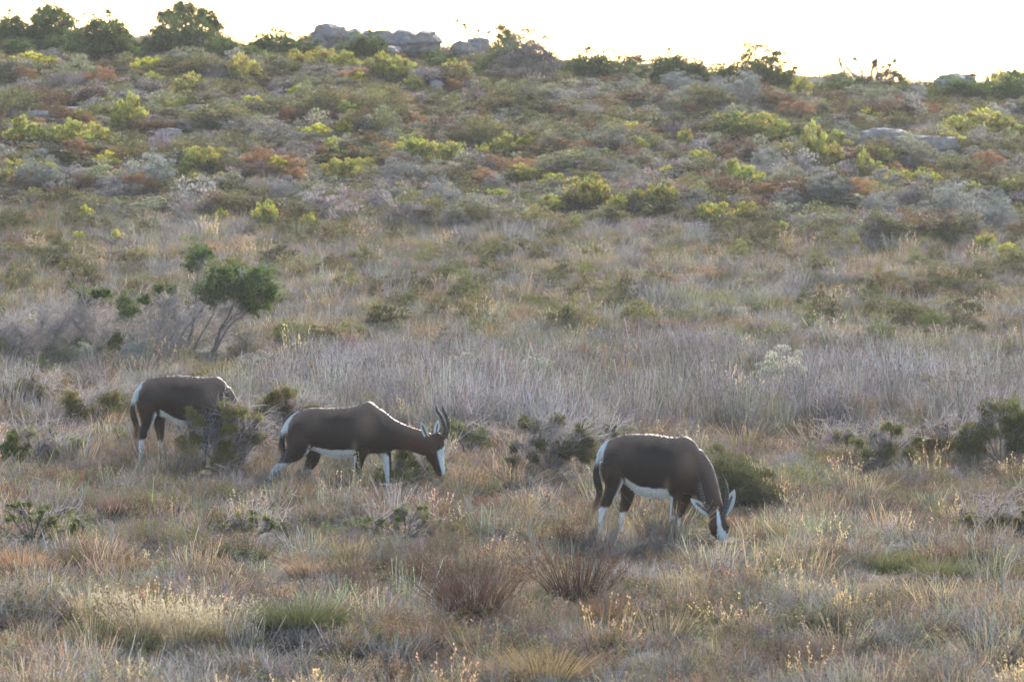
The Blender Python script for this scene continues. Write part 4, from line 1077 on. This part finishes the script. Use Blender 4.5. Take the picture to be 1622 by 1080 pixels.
limb_tree('low_skyline_tree', 1596, 128, 'ragged low dark tree at the right end of the skyline', 'tree',
          [[(0, 0), (-6, 10), (-14, 20)], [(4, 0), (12, 12), (22, 22)]], [(-14, 20, 8), (-2, 22, 8), (12, 22, 8), (24, 20, 8), (4, 10, 9)], GR, (.045, .022), .025, depth=1, dens=60, group='trees on the skyline')
# wind-bent shrub and the tangle left of it
limb_tree('windswept_shrub', 338, 552, 'wind-bent green shrub with bare leaning stems and tufted crown, left of centre', 'shrub',
          [[(0, 0), (10, 28), (30, 52), (50, 66), (62, 84)], [(4, 0), (12, 34), (22, 50), (36, 82), (40, 100)], [(-30, 0), (-16, 30), (2, 60), (14, 100)], [(-60, 0), (-44, 34), (-20, 62), (0, 96)], [(4, 0), (26, 40), (54, 60), (80, 96)], [(-40, 6), (-30, 50), (-26, 90), (-22, 130)]],
          [(86, 108, 8), (80, 124, 9), (68, 118, 9), (94, 96, 8), (60, 104, 9), (84, 92, 7), (48, 118, 8), (36, 120, 7), (20, 122, 6), (-8, 104, 6), (50, 84, 6), (44, 106, 10), (30, 108, 10), (16, 112, 11), (2, 106, 9), (56, 112, 9), (4, 122, 8), (54, 74, 8), (-22, 156, 8), (-32, 146, 7), (-12, 150, 6), (-36, 134, 5), (86, 84, 6), (-14, 92, 7), (40, 88, 8), (24, 96, 8), (70, 88, 9), (80, 72, 6), (50, 94, 8), (66, 66, 5), (10, 90, 8), (-4, 78, 6)],
          (.12, .185, .05), (.036, .009), .02, twigs=380, depth=.9, dens=34, fat=1.7, bark=(.24, .20, .18))
limb_tree('tangled_shrub', 190, 566, 'grey tangled shrub with scattered green tufts, left of the wind-bent shrub', 'shrub',
          [[(0, 0), (-14, 30), (-40, 60), (-58, 92)], [(10, 0), (14, 40), (6, 80)], [(30, 0), (40, 40), (34, 88)], [(50, 0), (64, 44), (76, 90)], [(-30, 0), (-50, 30), (-70, 62)], [(60, 0), (80, 30), (100, 70)], [(-50, 0), (-90, 30), (-120, 50)]],
          [(-60, 100, 10), (-52, 90, 9), (10, 92, 12), (18, 80, 13), (4, 76, 10), (-24, 104, 7), (42, 96, 6), (-34, 104, 6), (80, 104, 5), (60, 110, 5), (-60, 20, 14), (-46, 12, 12), (0, 30, 10)],
          (.13, .18, .06), (.034, .009), .014, twigs=620, depth=1.5, dens=60, fat=1.45, bark=(.24, .21, .20))
limb_tree('tangled_shrub', 60, 566, 'low grey tangle of bare arching stems at the left edge', 'shrub',
          [[(0, 0), (-20, 30), (-40, 60)], [(20, 0), (30, 40), (50, 70)], [(-20, 0), (-44, 30), (-60, 50)], [(40, 0), (60, 34), (84, 60)], [(10, 0), (4, 40), (16, 76)]],
          [(-50, 8, 10), (20, 10, 10)], (.12, .16, .05), (.034, .009), .013, twigs=620, depth=1.5, dens=50, fat=1.4, bark=(.25, .22, .22))
limb_tree('fallen_branch', 180, 386, 'dark forked dead branch poking up above yellow blooms on the plain', 'branch',
          [[(0, 0), (-14, 8), (-26, 14), (-34, 15)], [(0, 0), (-6, 14), (-8, 24)], [(4, 0), (10, 6), (14, 10)]], [], GR, (.03, .01), .03, depth=.5)

# bushes round the animals: woody, with blobs of needle leaves on twigs
OL = (.17, .18, .045)


def blob_bush(px, py, wd, ht, label, seed, n=18, tint=OL, tw=120, name='twiggy_bush', rad=(6, 11), lo=.25, dens=55, holes=0.):
    r_ = random.Random(seed)
    limbs = []; cl = []
    for i in range(9):
        a = (i / 8 - .5) * wd * r_.uniform(.75, 1); u = ht * r_.uniform(.6, .95) * math.sqrt(max(.15, 1 - (a / wd * 1.7) ** 2))
        limbs.append([(a * .1, 0), (a * .45 + r_.uniform(-3, 3), u * .4), (a * .8 + r_.uniform(-4, 4), u * .75), (a, u)])
    for i in range(n):
        a = r_.uniform(-.5, .5) * wd; u = ht * r_.uniform(lo, 1) * math.sqrt(max(.12, 1 - (a / wd * 1.75) ** 2))
        cl.append((a, u, r_.uniform(*rad)))
    cl = [(a, u, q * 1.25) for a, u, q in cl for _ in range(2)]
    cl = [(a + r_.uniform(-6, 6) * (i % 2), u + r_.uniform(-5, 5) * (i % 2), q) for i, (a, u, q) in enumerate(cl)]
    return limb_tree(name, px, py, label, 'bush', limbs, cl, tint, (.028, .008), .012, twigs=int(tw * 1.5), depth=.9, dens=dens, parts=('foliage', 'stems'), group='twiggy bushes around the antelopes', lean=.7)


blob_bush(358, 752, 150, 118, 'twiggy olive bush hiding the head and forelegs of the rear antelope', 1, 26, (.24, .22, .07), tw=170, rad=(5, 10), lo=.15)
blob_bush(455, 700, 110, 84, 'olive and rusty bush between the rear and walking antelopes', 2, 20, (.20, .17, .05), tw=160)
blob_bush(872, 748, 130, 96, 'dark-tufted twiggy bush between the walking and right antelopes', 3, 22, (.12, .125, .045), tw=160, rad=(6, 12))
blob_bush(738, 716, 60, 56, 'small dark-tufted bush just right of the walking antelope horns', 4, 7, (.13, .15, .04), tw=40, rad=(8, 12))
blob_bush(945, 715, 70, 52, 'small olive bush just left of the right antelope rump', 5, 9, (.15, .15, .05), tw=60)
blob_bush(650, 765, 100, 54, 'low green bush behind the walking antelope muzzle and forelegs', 6, 16, (.14, .18, .05), tw=60, lo=.1)
blob_bush(1585, 730, 140, 92, 'big dark olive bush at the right edge', 7, 30, (.12, .13, .035), tw=60, rad=(9, 15), dens=70)
blob_bush(1500, 728, 120, 74, 'dark brown-tinged bush left of the right-edge olive bush', 8, 16, (.15, .11, .045), tw=60, rad=(8, 13))
blob_bush(1400, 728, 100, 58, 'low olive bush, leftmost of the row reaching the right edge', 9, 13, (.19, .19, .07), tw=60)
blob_bush(1330, 712, 60, 34, 'small yellow-olive bush left of the low olive row', 10, 8, (.24, .22, .08), tw=30)
blob_bush(60, 735, 130, 64, 'wide green-tipped bush at the left edge level with the antelopes', 11, 20, (.17, .20, .05), tw=80, lo=.1)
blob_bush(55, 640, 110, 44, 'brown-green bush at the left edge behind the rear antelope', 12, 16, (.18, .15, .05), tw=60, lo=.1)
blob_bush(150, 665, 100, 56, 'olive bush just left of the rear antelope rump', 13, 16, (.19, .17, .05), tw=60, lo=.1)
blob_bush(1580, 860, 120, 70, 'tawny green bush low at the right edge in the foreground', 14, 16, (.24, .22, .09), tw=50, lo=.1, rad=(4, 8))
blob_bush(50, 860, 160, 76, 'leafy green bush at the left edge of the foreground', 15, 34, (.20, .23, .07), tw=24, lo=.1, rad=(2, 4), dens=20)
blob_bush(640, 850, 190, 50, 'long low green bush in the middle of the foreground', 16, 34, (.20, .23, .08), tw=24, lo=.1, rad=(2, 4), dens=20)
blob_bush(395, 850, 120, 40, 'low green sprigs below the walking antelope hind feet', 17, 22, (.22, .25, .08), tw=16, lo=.1, rad=(2, 4), dens=20)

# the dark dome behind the right antelope
VAR['needle'] = [{'foliage': shrub_mesh('foliage', w=1.0, h=.5, nc=170, cr=.07, nl=75, ll=.04, lw=.008, up=.7, outw=.9, cvar=.12, tip=(1.3, 1.2, 1.05), asx=1)[0]}]
NAME['needle'] = ('needle_bush', 'bush'); MODEL_H['needle'] = .56; TINT['needle'] = (.085, .09, .045)
thing('needle', 1158, 812, 160, 96, '', label='dense dark needle-leaved bush behind the head of the right antelope', rot=0)
thing('needle', 1212, 812, 84, 46, '', label='low dark needle-leaved bush trailing right from the dense dark one', rot=0)
VAR['silver'] = VAR['grey']; NAME['silver'] = ('cushion_bush', 'bush'); MODEL_H['silver'] = .60; TINT['silver'] = (.42, .43, .34)
thing('silver', 1240, 618, 100, 46, '', label='silvery flowering cushion bush among the reeds, right of centre')
thing('silver', 1510, 648, 150, 40, '', (.27, .26, .19), label='long low pale-rimmed bush in the reeds near the right edge')
thing('silver', 215, 580, 60, 34, '', (.36, .37, .32), label='pale silver bush below the grey tangled shrub')
thing('silver', 130, 575, 50, 26, '', (.36, .37, .32), label='pale silver bush at the foot of the tangle by the left edge')
thing('silver', 420, 590, 90, 26, '', (.30, .31, .25), label='low silvery bush below the round dull green bush')
thing('silver', 740, 600, 90, 26, '', (.32, .33, .27), label='low silvery cushion among the reeds above the walking antelope')
thing('silver', 850, 600, 80, 26, '', (.30, .32, .25), label='low silvery cushion among the reeds, mid picture')


# ------------------------------------------------------------------ tussocks, tufts and single plants of the foreground
def tussock(name, px, py, wpx, hpx, label, tint, tipc, n=520, w=.007, spread=.9, heads=None, headc=(1, 1, 1), headn=8, cat='grass tuft', group=None, bend=.35):
    root = bpy.data.objects.new(name, None); C.objects.link(root)
    m = place(root, px, py); W, H = wpx / m, hpx / m
    CLEAR.append((root.location.x, root.location.y, W * .33, .35))
    a = rng.uniform(0, 6.28, n); s = np.sqrt(rng.uniform(0, 1, n))
    base = np.stack([np.cos(a) * s * W * .3, np.sin(a) * s * min(W * .3, .35), np.full(n, -.04)], 1)
    lean = np.stack([np.cos(a) * s * spread * W / (H * 2 + .01) * .7, np.sin(a) * s * spread * .5, np.ones(n)], 1) + rnd(n, .08)
    L = H * rng.uniform(.55, 1.05, n); c = np.array(tint) * jit(n, .18)
    bd = rnd(n, .25) * bend + np.stack([np.cos(a) * s * bend, np.sin(a) * s * bend, -.1 * s], 1)
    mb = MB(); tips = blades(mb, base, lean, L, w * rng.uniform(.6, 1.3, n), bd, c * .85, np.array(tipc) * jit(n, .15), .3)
    few = heads is not None and heads < 20
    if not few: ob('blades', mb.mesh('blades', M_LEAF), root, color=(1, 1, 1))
    if heads is not None:
        k = rng.choice(n, min(heads, n), replace=False); mh = mb if few else MB()
        tp = np.repeat(tips[k], headn, 0); d = np.repeat(unit(lean[k] + bd[k]), headn, 0)
        leaves(mh, tp - d * rng.uniform(-.02, .10, (len(tp), 1)) + rnd(len(tp), .006), d + rnd(len(tp), .4), .024, .009, np.array(headc) * jit(len(tp), .12))
        ob('blades' if few else 'seed_heads', mh.mesh('seed_heads', M_LEAF), root, color=(1, 1, 1))
    tag(root, label, cat, group)
    return root


CREAM = (.62, .54, .38)
for i, (px, py, w, h, nh) in enumerate([(225, 1012, 90, 92, 60), (285, 1020, 110, 96, 90), (350, 1015, 100, 84, 70), (140, 985, 70, 74, 22)]):
    tussock('seeding_grass', px, py, w, h, ['cream seeding grass at lower left, left part of the big pale clump', 'cream seeding grass at lower left, middle of the big pale clump',
            'cream seeding grass at lower left, right part of the big pale clump', 'sparse cream seed heads left of the big pale clump'][i], (.36, .31, .19), (.55, .45, .28), 260, .006, .8, nh, CREAM, 12, group='pale seeding grasses')
for i, (px, py, w, h, nh, lb) in enumerate([(1050, 1010, 120, 80, 30, 'sparse cream seed heads at lower right of the rusty tufts'), (1330, 1030, 130, 90, 40, 'scattered cream seed heads near the lower right'),
        (1560, 1050, 140, 90, 50, 'pale seeding grass at the lower right corner'), (1190, 1000, 90, 70, 16, 'few tall cream seed heads left of the lower right patch'), (40, 1070, 120, 50, 50, 'short cream seed heads at the lower left corner'),
        (560, 1060, 110, 50, 40, 'short cream seed heads at the bottom, left of centre'), (1300, 930, 140, 50, 36, 'tawny seed heads below the green tussock'),
        (1290, 700, 120, 46, 46, 'pale seed heads right of the right antelope back'), (1180, 700, 110, 50, 50, 'pale seed heads directly behind the right antelope back'), (1060, 690, 110, 34, 36, 'pale seed heads above the right antelope rump'),
        (220, 590, 150, 40, 60, 'pale seed heads above the rear antelope'), (60, 600, 130, 34, 50, 'pale seed heads below the tangle at the left edge'), (350, 600, 130, 34, 40, 'pale seed heads under the wind-bent shrub'),
        (830, 470, 60, 38, 14, 'isolated pale seed heads in the middle of the plain'), (900, 474, 80, 30, 16, 'pale seed heads right of the isolated ones mid-plain'), (1210, 430, 110, 26, 40, 'bright tawny grass crest on the right of the plain'),
        (1460, 440, 130, 34, 44, 'bright tawny grass crest nearer the right edge'), (1100, 440, 100, 22, 30, 'low tawny grass crest right of mid-plain'), (640, 640, 70, 36, 20, 'tawny seed heads right above the walking antelope hump')]):
    tussock('seeding_grass', px, py, w, h * (.8 if py > 900 else 1), lb, (.36, .29, .18), (.46, .36, .23), 150, .006, .8, int(nh * (.45 if py > 900 else .65)), (.48, .40, .28) if i % 2 else (.42, .34, .23), 9, group='pale seeding grasses')

RUSTY, RTIP = (.055, .04, .03), (.10, .056, .038)
tussock('rusty_tuft', 745, 985, 110, 112, 'dark rusty dead tuft, left one of the two in the foreground', RUSTY, RTIP, 380, .009, .8, 150, (.12, .065, .045), 10, cat='dead tuft', group='rusty dead tufts', bend=.5)
tussock('rusty_tuft', 915, 955, 120, 110, 'dark rusty dead tuft, right one of the two in the foreground', RUSTY, RTIP, 300, .009, .8, 130, (.13, .065, .045), 10, cat='dead tuft', group='rusty dead tufts')
tussock('rusty_tuft', 960, 985, 100, 60, 'low brown tuft drooping right of the rusty tufts', (.13, .09, .05), (.22, .12, .06), 360, .007, .8, cat='dead tuft', group='rusty dead tufts')
tussock('rusty_tuft', 186, 812, 56, 42, 'brownish mauve tuft at left beside the pale green spear leaf', (.15, .10, .085), (.26, .15, .12), 300, .006, .8, cat='dead tuft', group='rusty dead tufts')
tussock('rusty_tuft', 780, 806, 100, 38, 'low rusty tufts right of and below the walking antelope', (.16, .09, .06), (.26, .10, .06), 260, .006, .7, 60, (.24, .09, .05), 7, cat='dead tuft', group='rusty dead tufts')
GT = 'green tussocks of the foreground'
tussock('green_tussock', 470, 1000, 150, 74, 'dark green grass tussock right of the pale seeding clump', (.075, .09, .03), (.13, .145, .055), 1100, .006, 1.0, group=GT)
tussock('green_tussock', 1410, 905, 110, 50, 'green tussock below the right-hand bushes, left of a pair', (.12, .14, .045), (.19, .20, .075), 900, .006, 1.0, group=GT)
tussock('green_tussock', 1490, 915, 90, 44, 'green tussock, right one of the pair in the right foreground', (.12, .14, .045), (.19, .20, .075), 700, .006, 1.0, group=GT)
tussock('green_tussock', 1250, 850, 100, 40, 'tawny green tussock right of the right antelope head', (.22, .20, .09), (.30, .26, .13), 600, .006, 1.0, group=GT)
tussock('green_tussock', 1490, 790, 60, 30, 'small bright green tussock in the right foreground', (.19, .22, .07), (.28, .30, .10), 400, .006, .9, group=GT)
tussock('green_tussock', 860, 1075, 220, 66, 'blurred tawny green tussock at the bottom centre', (.26, .21, .10), (.38, .27, .14), 1100, .006, 1.0, group=GT)
tussock('green_tussock', 250, 905, 80, 36, 'rusty green tussock in the left foreground', (.20, .17, .06), (.36, .19, .07), 500, .006, .9, group=GT)
tussock('pale_grass_fan', 478, 885, 110, 60, 'fan of pale grey bare stalks below the walking antelope', (.34, .31, .31), (.42, .39, .37), 110, .006, 1.2)
tussock('pale_grass_fan', 622, 810, 110, 74, 'fan of pale grey stalks in front of the walking antelope forelegs', (.36, .32, .30), (.44, .39, .36), 130, .006, 1.2)
tussock('pale_grass_fan', 1005, 862, 100, 50, 'thin pale stalks in front of the right antelope legs', (.36, .31, .28), (.44, .38, .34), 130, .005, 1.0)
tussock('pale_grass_fan', 955, 862, 90, 50, 'thin pale stalks in front of the right antelope hind feet', (.34, .30, .25), (.42, .37, .30), 520, .005, .7)
tussock('pale_grass_fan', 975, 880, 80, 34, 'short pale stalks below the belly of the right antelope', (.30, .27, .20), (.40, .34, .25), 420, .005, .7)
tussock('pale_grass_fan', 245, 748, 70, 40, 'thin pale stalks in front of the rear antelope hind feet', (.34, .30, .25), (.42, .37, .30), 460, .005, .7)
tussock('pale_grass_fan', 432, 795, 70, 40, 'thin pale stalks over the rear hoof of the walking antelope', (.34, .30, .25), (.42, .37, .30), 160, .005, .9)
tussock('orange_tuft', 490, 910, 90, 40, 'round orange-tan tuft below the fan of grey stalks', (.30, .22, .14), (.42, .28, .18), 600, .006, .8)
tussock('orange_tuft', 35, 905, 110, 48, 'tan-orange tuft at the left edge of the foreground', (.34, .24, .12), (.55, .33, .18), 600, .006, .8)


def leaf_plant(name, px, py, hpx, wid, label, col, cat='plant', n=5, lean=.05):
    root_m = MB(); root = bpy.data.objects.new(name, None); C.objects.link(root)
    m = place(root, px, py); H = hpx / m
    for k in range(n):
        q = MB(); s = 1 if k == 0 else rng.uniform(.3, .6)
        d = np.array([[lean + (rng.normal() * .25 if k else 0), rng.normal() * .1, 1.0]])
        blades(q, np.array([[rng.normal() * .01 * k, 0, -.03]]), d, H * s, wid, rnd(1, .03), np.array(col) * jit(1, .08), None, .15)
        ob('leaf', q.mesh('leaf', M_LEAF), root, color=(1, 1, 1))
    tag(root, label, cat)


leaf_plant('spear_plant', 240, 812, 68, .045, 'bright pale green spear-leaved plant standing alone in the left foreground', (.30, .42, .12))
leaf_plant('red_leaf_plant', 114, 782, 50, .03, 'dark red blade-like leaf leaning right at far left', (.32, .035, .02), n=2, lean=.45)
leaf_plant('spear_plant', 1340, 520, 34, .05, 'small green spear-leaved plant on the right of the plain', (.16, .22, .07), n=5)

# ------------------------------------------------------------------ the three antelopes


def put_antelope(spec, px, py, label):
    p = at(px, py)
    FEET.append((p.x - .1, p.y, .72))
    return antelope(spec, (p.x, p.y, float(terrain(p.x, p.y))), 0, label)


put_antelope(SPEC_M, 400 + 600 / 4.505, 785, 'walking dark brown antelope in profile, head stretched low, middle one of the three')
put_antelope(SPEC_R, 900 + 600 / 4.505, 850, 'grazing antelope at right, its blazed face turned down towards the viewer')
put_antelope(SPEC_L, 180 + 640 / 5.407, 735, 'rear antelope at left with head and forelegs hidden behind a twiggy bush')

CLEAR.append((float(at(1144, 850).x), float(at(1144, 850).y) - .55, .20, .42))
cover()

# ------------------------------------------------------------------ labels that single each shrub out
groups = {}
for o, desc, px, py, w, mark in LABELLED:
    base = o.name
    key = '%s %s %s' % (form(w, 0.4 * w), desc, where(px, py, mark)) if desc else None
    if mark: key = {'round lone skyline shrub': 'dark green lone round shrub on the middle of the skyline', 'big dark grey bush': 'big dark grey bush just below the middle of the skyline',
                    'dark dome bush by the left edge': 'dark olive dome bush on the plain by the left edge', 'twin silver-topped bushes': 'silver-topped grey bush, one of twins at the hill foot'}[mark]
    groups.setdefault(key, []).append((px, py, o))
ORD = ['leftmost', 'second', 'third', 'fourth', 'fifth', 'sixth', 'seventh', 'eighth', 'ninth', 'tenth', 'eleventh', 'twelfth', 'thirteenth', 'fourteenth', 'fifteenth', 'sixteenth']
for key, L_ in groups.items():
    if len(L_) == 1: L_[0][2]['label'] = key; continue
    L_.sort(key=lambda q: q[0])
    for i, (_, _, o) in enumerate(L_):
        if i == len(L_) - 1: s = 'rightmost ' + key
        elif i == 0: s = 'leftmost ' + key
        else: s = ORD[min(i, 15)] + ' from left, ' + key
        o['label'] = s

# ------------------------------------------------------------------ air, light and camera
hz = MB()
x0, x1, y0, y1, z0, z1 = -45, 45, -15, 190, -6, 9
vv = [(x, y, z) for x in (x0, x1) for y in (y0, y1) for z in (z0, z1)]
hz.add(vv, [[0, 1, 3, 2], [4, 6, 7, 5], [0, 4, 5, 1], [2, 3, 7, 6], [0, 2, 6, 4], [1, 5, 7, 3]], [1, 1, 1])
mh, nt, out = new_mat('thin_haze')
pv = nt.nodes.new('ShaderNodeVolumePrincipled')
pv.inputs['Color'].default_value = (.93, .95, 1, 1); pv.inputs['Density'].default_value = HAZE; pv.inputs['Anisotropy'].default_value = .55
nt.links.new(pv.outputs[0], out.inputs['Volume'])
if HAZE > 0: ob('haze', hz.mesh('haze', mh), kind='stuff', label='thin bright evening haze over the whole slope', cat='haze')

w = bpy.data.worlds.new('World'); S.world = w; w.use_nodes = True
nt = w.node_tree; bg = nt.nodes['Background']
sky = nt.nodes.new('ShaderNodeTexSky'); sky.sky_type = 'NISHITA'; sky.sun_disc = False
sky.sun_elevation = SUN_EL; sky.sun_rotation = SUN_AZ; sky.air_density = 1.0; sky.dust_density = .7; sky.ozone_density = 1.5
nt.links.new(sky.outputs[0], bg.inputs[0]); bg.inputs[1].default_value = SKY
l = bpy.data.lights.new('sun', 'SUN'); l.energy = SUN; l.angle = R(.6); l.color = (1, .89, .77)
so = bpy.data.objects.new('sun', l); C.objects.link(so)
d = Vector((math.sin(SUN_AZ) * math.cos(SUN_EL), math.cos(SUN_AZ) * math.cos(SUN_EL), math.sin(SUN_EL)))
so.rotation_euler = d.to_track_quat('Z', 'Y').to_euler(); so.location = (0, 60, 40)

cam = bpy.data.cameras.new('camera'); co = bpy.data.objects.new('camera', cam); C.objects.link(co)
co.location = (0, 0, CZ); co.rotation_euler = (R(90) + PITCH, 0, 0)
cam.sensor_width = 36; cam.lens = 36 * F / 1622; cam.clip_start = .5; cam.clip_end = 9000
cam.dof.use_dof = True; cam.dof.focus_distance = 61; cam.dof.aperture_fstop = 6.5
S.camera = co
S.view_settings.view_transform = 'Standard'; S.view_settings.look = 'None'; S.view_settings.exposure = EXPO; S.view_settings.gamma = 1
cy = S.cycles
cy.use_denoising = True; cy.max_bounces = 6; cy.diffuse_bounces = 2; cy.glossy_bounces = 1; cy.transmission_bounces = 3; cy.volume_bounces = 0
cy.use_adaptive_sampling = True; cy.adaptive_threshold = .02; cy.caustics_reflective = False; cy.caustics_refractive = False
